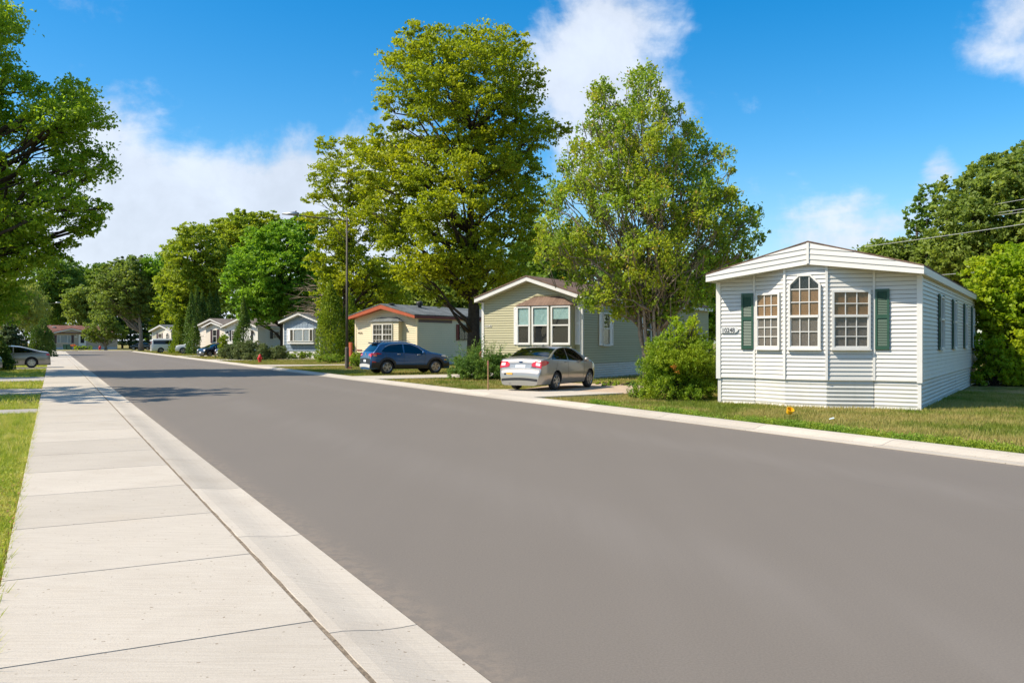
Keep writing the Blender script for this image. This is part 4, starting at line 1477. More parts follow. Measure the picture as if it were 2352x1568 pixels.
tree('linden_tree', 'yellow green linden behind the beige home',
     [(360, 650), (385, 570), (420, 520), (470, 510), (500, 540), (545, 600), (535, 660), (505, 720), (450, 765), (390, 760), (370, 700)],
     126, 432, .42, L_YELG, 55, 1.5, 2.7, 5, .35, 1.15, M_BARKD, 17, TG, flat=.5, sprig=22, shell=.35)
tree('linden_tree', 'tall olive tinted linden topping the row left of the lamp arm',
     [(480, 525), (520, 495), (560, 482), (600, 490), (640, 484), (652, 520), (640, 580), (560, 640), (500, 620)],
     138, 570, .45, L_YELG, 45, 1.5, 2.8, 5, .4, 1.15, M_BARKD, 18, TG, flat=.5, sprig=22, shell=.35)
tree('maple_tree', 'green tree peeking out left of the yellow green linden',
     [(343, 620), (360, 590), (400, 573), (415, 640), (380, 690), (345, 670)], 155, 378, .5, L_GREEN, 26, 1.4, 2.4, 4, .3, 1.15, M_BARKD, 19, TG)
tree('honey_locust_tree', 'wide olive tree with leaning trunk at the end of the street',
     [(212, 650), (235, 610), (300, 585), (342, 600), (352, 650), (352, 700), (335, 735), (260, 730), (215, 705)], 152, 324, .42, L_OLIVE, 60, 1.3, 2.4, 5, .38, 1.1, M_BARK, 20, TG, flat=.4, lean=1)
tree('oak_tree', 'dark oak standing tall behind the long tan home',
     [(82, 600), (120, 583), (165, 595), (182, 640), (170, 690), (160, 745), (110, 755), (82, 700)], 200, 140, .6, L_DARK, 50, 1.9, 3.2, 6, .5, 1.15, M_BARKD, 21, TG)
tree('oak_tree', 'rounded mid green tree just over the tan home roof',
     [(155, 690), (180, 658), (215, 655), (230, 700), (218, 755), (165, 755)], 190, 190, .55, L_RICE, 30, 1.6, 2.6, 4, .4, 1.15, M_BARKD, 22, TG)
tree('oak_tree', 'flat topped dark tree between the oak and the olive tree',
     [(170, 625), (215, 603), (262, 608), (270, 650), (240, 700), (185, 690)], 212, 218, .6, L_DARK, 36, 1.8, 3.0, 5, .4, 1.15, M_BARKD, 23, TG)
tree('honey_locust_tree', 'small olive tree in front of the long tan home',
     [(190, 775), (205, 725), (232, 700), (262, 722), (292, 762), (285, 782), (240, 788), (200, 786)], 165, 243, .36, L_OLIVE, 34, .9, 1.6, 3.4, .22, 1.1, M_BARK, 24, TG)
tree('maple_tree', 'light green tree between the olive tree and the khaki home',
     [(345, 735), (355, 700), (400, 690), (412, 740), (400, 765), (355, 765)], 158, 385, .42, L_LIME, 24, 1.2, 2.0, 3, .25, 1.15, M_BARKD, 25, TG)
tree('oak_tree', 'shaded tree filling the gap behind the cream home roof',
     [(850, 655), (900, 640), (960, 648), (1010, 640), (1070, 655), (1095, 700), (1090, 745), (960, 745), (870, 745)], 96, 960, .42, L_RICE, 55, 1.3, 2.2, 4, .3, 1.15, M_BARKD, 26, TG)
tree('oak_tree', 'dark tree behind the sage home, between linden and maple',
     [(1170, 570), (1240, 520), (1310, 560), (1330, 640), (1290, 720), (1190, 700)], 78, 1255, .36, L_DARK, 45, 1.1, 1.9, 3.5, .3, 1.15, M_BARKD, 27, TG)
tree('oak_tree', 'green tree behind the gap right of the sage home',
     [(1540, 620), (1600, 590), (1660, 585), (1715, 620), (1710, 700), (1690, 770), (1560, 770), (1530, 700)], 66, 1630, .32, L_GREEN, 50, .9, 1.6, 3, .26, 1.15, M_BARKD, 28, TG)
tree('oak_tree', 'huge rounded oak filling the sky at the right edge',
     [(2110, 620), (2120, 560), (2150, 490), (2165, 430), (2200, 395), (2250, 370), (2300, 345), (2352, 333), (2450, 325), (2540, 400), (2540, 640), (2400, 680), (2200, 650)],
     64, 2330, .30, L_RICE, 95, 1.1, 2.0, 4.5, .42, 1.3, M_BARKD, 29, TG, flat=.55, sprig=24)
tree('oak_tree', 'thin open tree against the sky left of the huge oak',
     [(2092, 470), (2130, 420), (2165, 425), (2165, 520), (2120, 550), (2070, 535)], 70, 2128, .30, L_DARK, 30, .5, .95, 2, .16, .6, M_BARKD, 30, TG)
tree('oak_tree', 'low spreading tree behind the roof of the white home',
     [(1960, 580), (2010, 555), (2080, 545), (2150, 545), (2230, 560), (2265, 610), (2245, 680), (2150, 680), (2030, 640)], 72, 2140, .30, L_RICE, 50, 1.0, 1.7, 3, .3, 1.15, M_BARKD, 31, TG)
tree('lilac_tree', 'lime green leafy tree crowding the rear of the white home',
     [(2192, 690), (2225, 640), (2262, 600), (2300, 570), (2352, 555), (2450, 555), (2520, 640), (2520, 800), (2470, 870), (2380, 885), (2290, 880), (2262, 840), (2250, 770), (2225, 722)],
     34.5, 2350, .165, L_LIME, 70, .55, 1.0, 1.6, .13, 1.15, M_BARKD, 32, TG, flat=.5, sprig=16, stems=4, droop=.6, aspect=.7)
tree('willow_tree', 'pale drooping willow beyond the grey sedan',
     [(-60, 640), (0, 630), (60, 645), (98, 680), (104, 735), (80, 760), (0, 765), (-60, 765)], 104, 20, .34, L_WILLOW, 48, 1.1, 2.0, 3.5, .3, 1.1, M_BARK, 33, TG, flat=.8, droop=2.2, aspect=.3)
# trees further back closing the view between and behind the homes
for k, (u, Y, hh, ww, mt, lb) in enumerate([
        (120, 238, 21, 19, L_RICE, 'far green tree between the willow and the tall dark oak'),
        (255, 240, 21, 20, L_RICE, 'far green tree behind the olive tree crown'),
        (340, 232, 18, 17, L_GREEN, 'far bright tree right of the olive tree'),
        (410, 225, 18, 17, L_DARK, 'far dark tree behind the khaki home'),
        (60, 215, 16, 17, L_DARK, 'dark tree at the far left behind the willow'),
        (300, 215, 17, 16, L_DARK, 'far dark tree behind the leaning olive trunk'),
        (760, 128, 15, 13, L_DARK, 'dark tree in the gap left of the cream home'),
        (900, 135, 13, 16, L_RICE, 'far tree seen over the cream home roof'),
        (1050, 130, 14, 15, L_DARK, 'far tree right of the cream home'),
        (1200, 120, 12, 15, L_RICE, 'far tree behind the dark tree over the sage roof'),
        (1380, 105, 13, 14, L_DARK, 'far tree low behind the many stemmed maple'),
        (1520, 100, 11, 13, L_RICE, 'far tree behind the maple stems'),
        (1700, 98, 9, 12, L_RICE, 'far tree hidden behind the white home'),
        (2700, 90, 16, 17, L_RICE, 'tree just past the right edge behind the power pole'),
        (3150, 80, 15, 16, L_DARK, 'dark tree well right of the white home outside the frame'),
        (3000, 120, 15, 20, L_RICE, 'far tree right of the white home outside the frame'),
        (2300, 100, 15, 16, L_DARK, 'dark tree deep behind the lime green tree'),
        (480, 165, 15, 18, L_DARK, 'dark tree far behind the arborvitae row'),
        (620, 150, 14, 15, L_DARK, 'dark tree far behind the bright green maple')]):
    cx_ = (u - 1176) / FPX * Y
    out = []
    for j in range(12):
        a = 2 * math.pi * j / 12
        rr = 1 + .12 * math.sin(3 * a + k) 
        X = cx_ + math.cos(a) * ww / 2 * rr
        Z = hh * .54 + math.sin(a) * hh * .46 * rr
        out.append((1176 + X / Y * FPX, 784 - (Z - EYE) / Y * FPX))
    tree('oak_tree', lb, out, Y, u, .62, mt, 34, 1.5, 2.6, 4, .32, .8, M_BARKD, 60 + k, TG, twigs=False)

conifer('spruce_tree', 'pointed dark spruce top behind the end of the street', *at(281, 784, 214).xy, 22.8, 3.4, .5, L_SPRUCE, 41, 'spruces')
conifer('spruce_tree', 'second spruce top just right, beside the olive tree', *at(325, 784, 205).xy, 22.2, 3.2, .5, L_SPRUCE, 42, 'spruces')
conifer('spruce_tree', 'dark low spruce behind the grey sedan', *at(22, 784, 72).xy, 3.4, 1.7, .2, L_SPRUCE, 43, 'spruces', tiers=9, n=20000)
conifer('spruce_tree', 'small green conifer hiding the front of the grey sedan', *at(-4, 784, 50).xy, 2.0, .8, .13, L_THUJAD, 44, 'spruces', tiers=8, n=14000)

AG = 'arborvitae columns'
x, y = at(772, 784, 72).xy
spire('arborvitae', 'broad tall arborvitae left of the street lamp', x - .45, y, 6.7, 1.35, .17, L_THUJA, 51, AG, lobes=40)
spire('arborvitae', 'second trunk of foliage right beside the broad arborvitae', x + 1.05, y + .4, 5.9, 1.0, .17, L_THUJA, 52, AG, lobes=34)
x, y = at(559, 784, 88).xy
spire('arborvitae', 'lone pointed arborvitae before the white home with black shutters', x, y, 6.2, 1.0, .17, L_THUJAD, 53, AG, lobes=32, power=.9)
for k, (u, v, Y, lb) in enumerate([(440, 668, 116, 'leftmost spire of the arborvitae row by the beige home'), (452, 660, 118, 'second spire of the arborvitae row by the beige home'),
                                   (465, 668, 119, 'middle spire of the arborvitae row by the beige home'), (482, 666, 121, 'fourth spire of the arborvitae row by the beige home'),
                                   (498, 664, 124, 'rightmost spire of the arborvitae row by the beige home')]):
    p = at(u, v, Y)
    spire('arborvitae', lb, p.x, p.y, p.z, 1.05, .24, L_THUJAD, 54 + k, AG, lobes=28)
spire('arborvitae', 'short arborvitae right of the van nose', *at(412, 784, 122).xy, 5.6, 1.3, .22, L_THUJA, 58, AG, lobes=24)
spire('arborvitae', 'low arborvitae hiding the truck rear', *at(446, 784, 112).xy, 4.6, 1.0, .22, L_THUJAD, 59, AG, lobes=24)
for k, (u, hh, lb) in enumerate([(84, 3.4, 'left column of the hedge beside the far sidewalk'), (98, 4.2, 'tallest column of the hedge beside the far sidewalk'), (112, 3.0, 'rounded right column of the hedge beside the far sidewalk')]):
    spire('arborvitae', lb, *at(u, 784, 93 + k).xy, hh, .85, .17, L_THUJAD, 70 + k, AG, lobes=22, power=.5)

def lumps(cx, cy, rx, ry, h, n, r0, r1, seed, flat_top=.5):
    rng = np.random.default_rng(seed)
    out = []
    for i in range(n):
        a = rng.uniform(0, 2 * math.pi)
        q = math.sqrt(rng.uniform(0, 1))
        z = rng.uniform(.15, 1) 
        k = 1 - .55 * max(0, z - .5) ** 1.5
        r = rng.uniform(r0, r1)
        out.append((cx + math.cos(a) * q * rx * k, cy + math.sin(a) * q * ry * k, max(r * .6, z * h - r * .7), r))
    return out
# yew by the white home
cyew = (4.78, 24.95)
cl = lumps(*cyew, 1.0, .85, 2.0, 85, .20, .40, 3)
YEW = shrub('yew_shrub', 'big bright green yew beside the white home', cl, .075, L_YEW, 1.35, 3, up=.35, aspect=.32, sprig=26, sprig_r=.45)
cl = [(cyew[0] + .1 + .62 * math.cos(q) * (.3 + .7 * ((k * .37) % 1)), cyew[1] + .3 * math.sin(q), 1.75 + .6 * ((k * .61) % 1), .16) for k, q in enumerate([i * .9 for i in range(16)])]
shrub('elder_shrub', 'leafy light green shoots growing out of the yew top', cl, .11, L_LIME, .8, 4, up=.7, aspect=.42, sprig=8, sprig_r=.9)
cl = [(cyew[0] - .55, cyew[1] - .95, .75, .10)]
rng = np.random.default_rng(5)
shrub('grass_clump', 'feathery pale green clump left of the yew', lumps(*onground(1470, 915).xy, .28, .25, .55, 16, .12, .2, 5), .10, L_YEWD, 1.1, 5, up=1.2, aspect=.14, sprig=14)
rng = np.random.default_rng(6)
P = np.array([cyew[0] - .30, cyew[1] - .92, .98])[None] + rng.normal(size=(30, 3)) * np.array([.05, .03, .045])
P = np.concatenate([P, np.array([cyew[0] - .22, cyew[1] - .95, .86])[None] + rng.normal(size=(16, 3)) * np.array([.03, .02, .03])])
yb_ = bpy.data.objects[YEW.name]
V = leaf_quads(P, .06, rng, 0, .3) - np.array(yb_.location)[None, None]
obj('dead_sprig', quadmesh('dead_sprig', V, leafy('rust_leaf', (.36, .12, .02), (.30, .10, .02))), parent=yb_)
# spreading juniper in front of the sage home
cl = lumps(-1.2, 37.9, 1.6, 1.0, 1.15, 64, .22, .42, 8)
rng = np.random.default_rng(9)
ext = []
for i in range(46):
    a = rng.uniform(-.35, math.pi + .35)
    b = Vector((-1.15 + rng.uniform(-.9, .9), 37.9 + rng.uniform(-.5, .4), .7))
    ln = rng.uniform(.8, 1.3)
    d = Vector((math.cos(a), rng.uniform(-.5, .3), .20 + .5 * max(0, math.sin(a)))).normalized()
    m = 90
    s = rng.uniform(.15, 1, m)
    P = np.array(b)[None] + np.array(d)[None] * (s * ln)[:, None] + rng.normal(size=(m, 3)) * .055
    ext.append(leaf_quads(P, .085, rng, 0, .3, np.tile(np.array(d) * 1.8, (m, 1)), .6))
shrub('juniper_shrub', 'spreading dark green juniper left of the silver sedan', cl, .085, L_YEWD, 1.3, 8, up=.6, aspect=.3, sprig=26, extra_V=np.concatenate(ext))
# undergrowth at the rear of the white home
for k, (u, Y, w_, h_, lb) in enumerate([(2285, 33.2, .8, 2.0, 'dark leafy undergrowth at the rear corner of the white home'), (2345, 33.4, .9, 1.7, 'leafy undergrowth below the lime green tree at the right edge'),
                                        (2410, 33.0, 1.0, 1.9, 'leafy undergrowth just past the right edge of the view')]):
    p = at(u, 784, Y)
    shrub('hazel_shrub', lb, lumps(p.x, p.y, w_, .7, h_, 34, .25, .42, 130 + k), .13, L_LIME, .9, 130 + k, 'undergrowth behind the white home', up=.2, aspect=.6, sprig=14, droop=.3)
# grey green junipers by the hydrant
for k, (u, Y, w_, h_, lb) in enumerate([(537, 79, 1.2, 1.45, 'left end juniper of the bank behind the hydrant'), (566, 78, 1.5, 1.75, 'tallest juniper of the bank behind the hydrant'),
                                        (598, 77.5, 1.4, 1.5, 'juniper right behind the red hydrant'), (632, 80, 1.3, 1.3, 'right end juniper of the bank beside the blue home')]):
    p = at(u, 784, Y)
    shrub('juniper_shrub', lb, lumps(p.x, p.y, w_, .9, h_, 34, .3, .5, 80 + k), .13, L_PFITZ, 1.3, 80 + k, 'junipers behind the hydrant', up=.7, aspect=.35, sprig=22)
p = at(512, 784, 91)
shrub('clipped_shrub', 'clipped round topped shrub between the parked cars', [(p.x + .45 * math.cos(i * 1.1) * (.2 + .8 * (i % 3) / 3), p.y + .4 * math.sin(i * 1.1), .35 + .095 * i, .36) for i in range(20)], .13, L_YEW, 1.2, 90, up=.3, aspect=.4)
# low planting
for k, (u0, u1, Y, h_, mt, lb) in enumerate([(655, 720, 81, .75, L_WEED, 'yellow green plants along the foot of the blue home'), (725, 810, 67, .7, L_WEED, 'bright green plants below the broad arborvitae'),
                                             (806, 850, 57.5, .9, L_WEED, 'tall weeds at the corner of the cream home'), (1375, 1470, 32.6, .22, L_WEED, 'rough grass behind the silver sedan')]):
    a, b = at(u0, 784, Y), at(u1, 784, Y)
    cl = []
    n = 22
    rng = np.random.default_rng(100 + k)
    for i in range(n):
        q = rng.uniform(0, 1)
        cl.append((a.x + (b.x - a.x) * q, Y + rng.uniform(-.7, .7), h_ * rng.uniform(.25, .75), h_ * .38))
    shrub('border_plants' if False else 'border_plant', lb, cl, .12, mt, .9, 100 + k, up=.6, aspect=.4, cat='plant', sprig=10)
p = at(190, 784, 172)
shrub('flower_bed', 'small flower bed of green and yellow before the tan home', [(p.x + .5 * i - 1.6, 172, .4, .5) for i in range(7)], .25, L_LIME, .9, 120, cat='plant')
shrub('flower_bed', 'pink red flowers beside the trash bins', [(at(166, 784, 173).x + .3 * i, 173, .7, .4) for i in range(3)], .25, leafy('pink_petal', (.55, .06, .07), (.30, .10, .03)), .5, 121, cat='plant')

# bare dead tree behind the broad linden
dead = thing('dead_tree', 'bare bleached dead tree with drooping branches beside the arborvitae', 'tree', at(752, 784, 84).xy.to_3d())
rng = np.random.default_rng(31)
tb = MB()
tb.tube([(0, 0, 0), (-.1, 0, 3), (.05, 0, 5.5), (0, 0, 7.2)], [.16, .13, .09, .03], 8)
obj('trunk', tb, M_DEAD, dead)
tb = MB()
for i in range(46):
    z = rng.uniform(3.6, 7.0)
    a = rng.choice([math.pi, math.pi * .9, 1.1 * math.pi, .1, 2.2]) + rng.normal() * .4
    ln = rng.uniform(1.2, 3.6)
    p = [Vector((0, 0, z))]
    d = Vector((math.cos(a), math.sin(a), rng.uniform(-.2, .5)))
    for j in range(6):
        p.append(p[-1] + d * ln / 6)
        d += Vector((rng.normal() * .12, rng.normal() * .12, -.07 + rng.normal() * .1))
    tb.tube(p, [.045 - .006 * j for j in range(7)], 4)
    for j in (2, 3, 4, 5):
        e = p[j] + Vector((d.x + rng.normal() * .5, d.y + rng.normal() * .5, rng.normal() * .5)) * ln * .28
        tb.tube([p[j], e], [.02, .006], 3)
obj('branch', tb, M_DEAD, dead)

# ------------------------------------------------------------------ grass
def blades(name, P, h, w, mat, rng, lean=.35, parent=None):
    n = len(P)
    th = rng.uniform(0, 2 * math.pi, n)
    hh = h * rng.uniform(.5, 1.25, n)
    ww = w * rng.uniform(.7, 1.3, n)
    dx = np.cos(th) * ww
    dy = np.sin(th) * ww
    V = np.empty((n, 3, 3))
    V[:, 0] = P + np.stack([-dx, -dy, np.zeros(n)], 1)
    V[:, 1] = P + np.stack([dx, dy, np.zeros(n)], 1)
    V[:, 2] = P + np.stack([rng.normal(size=n) * hh * lean, rng.normal(size=n) * hh * lean, hh], 1)
    o = obj(name, quadmesh(name, V, mat, 3), kind='stuff')
    return o
def in_polys(polys, X, Y):
    m = np.zeros(len(X), bool)
    for poly in polys:
        c = np.zeros(len(X), bool)
        n = len(poly)
        for i in range(n):
            x1, y1 = poly[i]
            x2, y2 = poly[(i + 1) % n]
            if y1 == y2:
                continue
            k = ((y1 > Y) != (y2 > Y)) & (X < (x2 - x1) * (Y - y1) / (y2 - y1) + x1)
            c ^= k
        m |= c
    return m
def xy(*ps):
    return [(p.x, p.y) for p in ps]
def corner_poly(h, W, L, y0=0):
    o = h.location
    a = -h.rotation_euler.z
    w = Vector((math.cos(a), -math.sin(a), 0))
    v = Vector((math.sin(a), math.cos(a), 0))
    return xy(o + v * y0, o + w * W + v * y0, o + w * W + v * L, o + v * L)
HOUSES = [corner_poly(H1, W1, 17.4, .35), corner_poly(H2, 5.13, 17), corner_poly(H3, 5.45, 16), corner_poly(H4, 4.8, 16)]
DRIVES = []
for o in list(COL.objects):
    if o.name.startswith('driveway'):
        n = len(o.data.vertices) // 2
        DRIVES.append([(o.data.vertices[i].co.x, o.data.vertices[i].co.y) for i in range(n)])
def scatter(n, s0, s1, t0, t1, rng, bias=1.0):
    s = s0 + (s1 - s0) * rng.uniform(0, 1, n) ** bias
    t = t0 + (t1 - t0) * rng.uniform(0, 1, n)
    X = SD.x * s + SN.x * t
    Y = SD.y * s + SN.y * t
    k = (Y > 3) & (X / np.maximum(Y, .1) > -.64) & (X / np.maximum(Y, .1) < .70) & ~in_polys(HOUSES + DRIVES, X, Y)
    X, Y = X[k], Y[k]
    return np.stack([X, Y, np.full(len(X), -.012)], 1)
rng = np.random.default_rng(77)
P = scatter(330000, 2.5, 30, 12.19, 27, rng)
blades('grass', P, .085, .0075, L_GRASS, rng)
P = scatter(150000, 28, 75, 12.19, 26, rng)
blades('grass', P, .10, .016, L_GRASS, rng)
P = scatter(130000, 3.5, 26, -3.2, -.30, rng, 1.5)
blades('grass', P, .105, .006, L_GRASSL, rng, .5)
P = scatter(60000, 24, 70, -9, -.33, rng)
blades('grass', P, .10, .014, L_GRASSL, rng, .5)
P = scatter(60000, 74, 168, 12.3, 24, rng)
blades('grass', P, .14, .035, L_GRASS, rng)
# weeds along the right kerb
s = rng.uniform(1.5, 19, 5200)
t = 12.26 + np.abs(rng.normal(0, .26, 5200))
keep = rng.uniform(0, 1, 5200) < np.clip(np.sin(s * 1.7) * .35 + np.sin(s * .63 + 1) * .35 + .42, .05, 1) 
s, t = s[keep], t[keep]
C = np.stack([SD.x * s + SN.x * t, SD.y * s + SN.y * t, np.zeros(len(s))], 1)
idx = rng.integers(0, len(C), 40000)
hgt = (rng.uniform(.05, .20, len(C)) * np.clip(1.15 - (t - 12.26), .35, 1.1))[idx]
P = C[idx] + rng.normal(size=(40000, 3)) * np.array([.06, .06, 0])
P[:, 2] = rng.uniform(.01, 1, 40000) ** .7 * hgt + .01
rel = (SN.x * P[:, 0] + SN.y * P[:, 1]) > 12.19
P = P[rel]
obj('weeds', quadmesh('weeds', leaf_quads(P, .034, rng, -.3, .5), L_WEED), kind='stuff')
# weeds and litter at the near edge of the left grass
s = rng.uniform(4.5, 14, 20000)
t = -.33 - rng.uniform(0, 1, 20000) ** 1.3 * 1.2
P = np.stack([SD.x * s + SN.x * t, SD.y * s + SN.y * t, rng.uniform(0, .07, 20000)], 1)
obj('weeds', quadmesh('weeds', leaf_quads(P, .024, rng, -.2, .6), L_GRASSL), kind='stuff')
s = rng.uniform(2.5, 12, 1600)
t = -.30 - rng.uniform(0, 1, 1600) ** 1.5 * .6
P = np.stack([SD.x * s + SN.x * t, SD.y * s + SN.y * t, rng.uniform(.0, .05, 1600)], 1)
obj('leaf_litter', quadmesh('leaf_litter', leaf_quads(P, .035, rng, 0, .5), leafy('dry_leaf', (.34, .19, .08), (.22, .12, .06), None, .1)), kind='stuff')

# ------------------------------------------------------------------ vehicles (local frame: rear axle at the origin, +y forward)
class Body:
    NT_, NC_, NS_ = 6, 5, 11
    def __init__(s, prof, W, zs, belt, tumble=.34, r=.10, crown=.035, nose=.75, tail=.35, nose_in=.16, tail_in=.10, round_sub=2):
        P = [Vector((p[0], p[1])) for p in prof]
        for _ in range(round_sub):                      # round the profile
            Q = [P[0]]
            for a, b in zip(P[:-1], P[1:]):
                Q += [a * .78 + b * .22, a * .22 + b * .78]
            P = Q + [P[-1]]
        # even spacing along the outline
        D = [0]
        for a, b in zip(P[:-1], P[1:]):
            D.append(D[-1] + (b - a).length)
        n = 76
        ts = np.linspace(0, D[-1], n)
        s.y = np.interp(ts, D, [p.x for p in P])
        s.T = np.interp(ts, D, [p.y for p in P])
        s.n = n
        s.W, s.zs, s.belt, s.tumble, s.r, s.crown = W, zs, belt, tumble, r, crown
        s.y0, s.y1 = s.y[0], s.y[-1]
        s.nose, s.tail, s.nose_in, s.tail_in = nose, tail, nose_in, tail_in
        s.zm = zs + .36
        s.grid = np.array([s.ring(i) for i in range(n)])       # (n, M, 3)
        s.M = s.grid.shape[1]
    def zb(s, y):
        return np.interp(y, [b[0] for b in s.belt], [b[1] for b in s.belt])
    def plan(s, y):
        k = 1.0
        f = (y - (s.y1 - s.nose)) / s.nose
        if f > 0:
            k -= s.nose_in * f ** 2.6
        f = ((s.y0 + s.tail) - y) / s.tail
        if f > 0:
            k -= s.tail_in * f ** 2.4
        return k
    def hw(s, y, z):
        zb = float(s.zb(y))
        b = s.W * s.plan(y)
        if z < s.zm:
            return b * (1 - .07 * ((s.zm - z) / .3) ** 2)
        k = min(1, (z - s.zm) / max(.05, zb - s.zm))
        x = b * (1 - .035 * k * k)
        if z > zb:
            x -= s.tumble * (z - zb) + .12 * (z - zb) ** 2
        return x
    def ring(s, i):
        y, T = float(s.y[i]), float(s.T[i])
        r = min(s.r, max(.02, (T - s.zs) * .35))
        xe = s.hw(y, T - r)
        wt = max(.2, xe - r * .9)
        pts = []
        for k in range(s.NT_):
            x = wt * k / (s.NT_ - 1)
            pts.append((x, y, T - s.crown * (x / wt) ** 2))
        zc = T - s.crown
        for k in range(1, s.NC_):
            a = math.pi / 2 * k / s.NC_
            pts.append((wt + (xe - wt) * math.sin(a), y, T - r + (zc - T + r) * math.cos(a)))
        for k in range(s.NS_):
            z = T - r - (T - r - s.zs) * k / (s.NS_ - 1)
            pts.append((s.hw(y, z), y, z))
        pts.append((s.hw(y, s.zs) - .10, y, s.zs - .03))
        pts.append((0, y, s.zs - .03))
        return pts
    def mesh(s):
        m = MB()
        M = s.M
        full = []
        for i in range(s.n):
            g = s.grid[i]
            ring = [tuple(p) for p in g] + [(-p[0], p[1], p[2]) for p in g[M - 2:0:-1]]
            full.append(ring)
        K = len(full[0])
        v = [p for r_ in full for p in r_]
        f = []
        for i in range(s.n - 1):
            for k in range(K):
                f.append((i * K + k, i * K + (k + 1) % K, (i + 1) * K + (k + 1) % K, (i + 1) * K + k))
        f.append(tuple(range(K)))
        f.append(tuple((s.n - 1) * K + k for k in range(K - 1, -1, -1)))
        m.add(v, f)
        return m
    def sy(s, y):
        return float(np.interp(y, s.y, np.arange(s.n)))
    def rear(s, z):
        for i in range(s.n - 1):
            if s.T[i] <= z <= s.T[i + 1]:
                return i + (z - s.T[i]) / max(1e-6, s.T[i + 1] - s.T[i])
        return 0
    def front(s, z):
        for i in range(s.n - 1, 0, -1):
            if s.T[i] <= z <= s.T[i - 1]:
                return i - (z - s.T[i]) / max(1e-6, s.T[i - 1] - s.T[i])
        return s.n - 1
    def P(s, a, j):
        """point on the upper skin: a = station (float), j = ring index (float, negative on the left)"""
        sg = -1 if j < 0 else 1
        j = min(abs(j), s.M - 1.001)
        a = max(0, min(s.n - 1.001, a))
        i, k = int(a), int(j)
        u, w = a - i, j - k
        g = s.grid
        p = g[i, k] * (1 - u) * (1 - w) + g[i + 1, k] * u * (1 - w) + g[i, k + 1] * (1 - u) * w + g[i + 1, k + 1] * u * w
        return Vector((p[0] * sg, p[1], p[2]))
    def patch(s, m, a0, a1, j0, j1, off=.006, na=6, nj=8, shape=None, mi=0):
        """skin patch between stations a0..a1 and ring positions j0..j1; shape(u) gives j-limits"""
        V = []
        for i in range(na + 1):
            u = i / na
            a = a0 + (a1 - a0) * u
            ja, jb = (j0, j1) if shape is None else shape(u)
            for k in range(nj + 1):
                j = ja + (jb - ja) * k / nj
                p = s.P(a, j)
                e = .25
                d1 = s.P(a + e, j) - s.P(a - e, j)
                d2 = s.P(a, j + e) - s.P(a, j - e)
                nn = d1.cross(d2)
                if nn.length < 1e-9:
                    nn = Vector((0, 0, 1))
                nn.normalize()
                c = p - Vector((0, (s.y0 + s.y1) / 2, .75))
                if nn.dot(Vector((c.x, c.y * .6, c.z))) < 0:
                    nn = -nn
                V.append(tuple(p + nn * off))
        F = [(i * (nj + 1) + k, i * (nj + 1) + k + 1, (i + 1) * (nj + 1) + k + 1, (i + 1) * (nj + 1) + k) for i in range(na) for k in range(nj)]
        m.add(V, F, mi)
    def side(s, m, lo, hi, sgn, off=.006, n=14, nz=4, mi=0):
        """patch on a flank between two curves of (y, z)"""
        ys = np.linspace(max(lo[0][0], hi[0][0]), min(lo[-1][0], hi[-1][0]), n + 1)
        V = []
        for y in ys:
            za = np.interp(y, [p[0] for p in lo], [p[1] for p in lo])
            zz = np.interp(y, [p[0] for p in hi], [p[1] for p in hi])
            for k in range(nz + 1):
                z = za + (max(zz, za + .001) - za) * k / nz
                V.append((sgn * (s.hw(float(y), float(z)) + off), float(y), float(z)))
        F = [(i * (nz + 1) + k, i * (nz + 1) + k + 1, (i + 1) * (nz + 1) + k + 1, (i + 1) * (nz + 1) + k) for i in range(n) for k in range(nz)]
        m.add(V, F, mi)
    def arc(s, m, yc, zc, r0, r1, sgn, off, n=16, a0=-10, a1=190, y_out=None):
        V = []
        for i in range(n + 1):
            a = R(a0 + (a1 - a0) * i / n)
            for r in (r0, (r0 + r1) / 2, r1):
                y, z = yc + math.cos(a) * r, zc + math.sin(a) * r
                V.append((sgn * (s.hw(y, z) + off * (1 if r < r1 else .3)), y, z))
        F = [(i * 3 + k, i * 3 + k + 1, i * 3 + k + 4, i * 3 + k + 3) for i in range(n) for k in range(2)]
        m.add(V, F)
def solidify(me, th):
    bm = bmesh.new()
    bm.from_mesh(me)
    bmesh.ops.recalc_face_normals(bm, faces=bm.faces)
    bm.to_mesh(me)
    bm.free()
    return me
WHEELS = {}
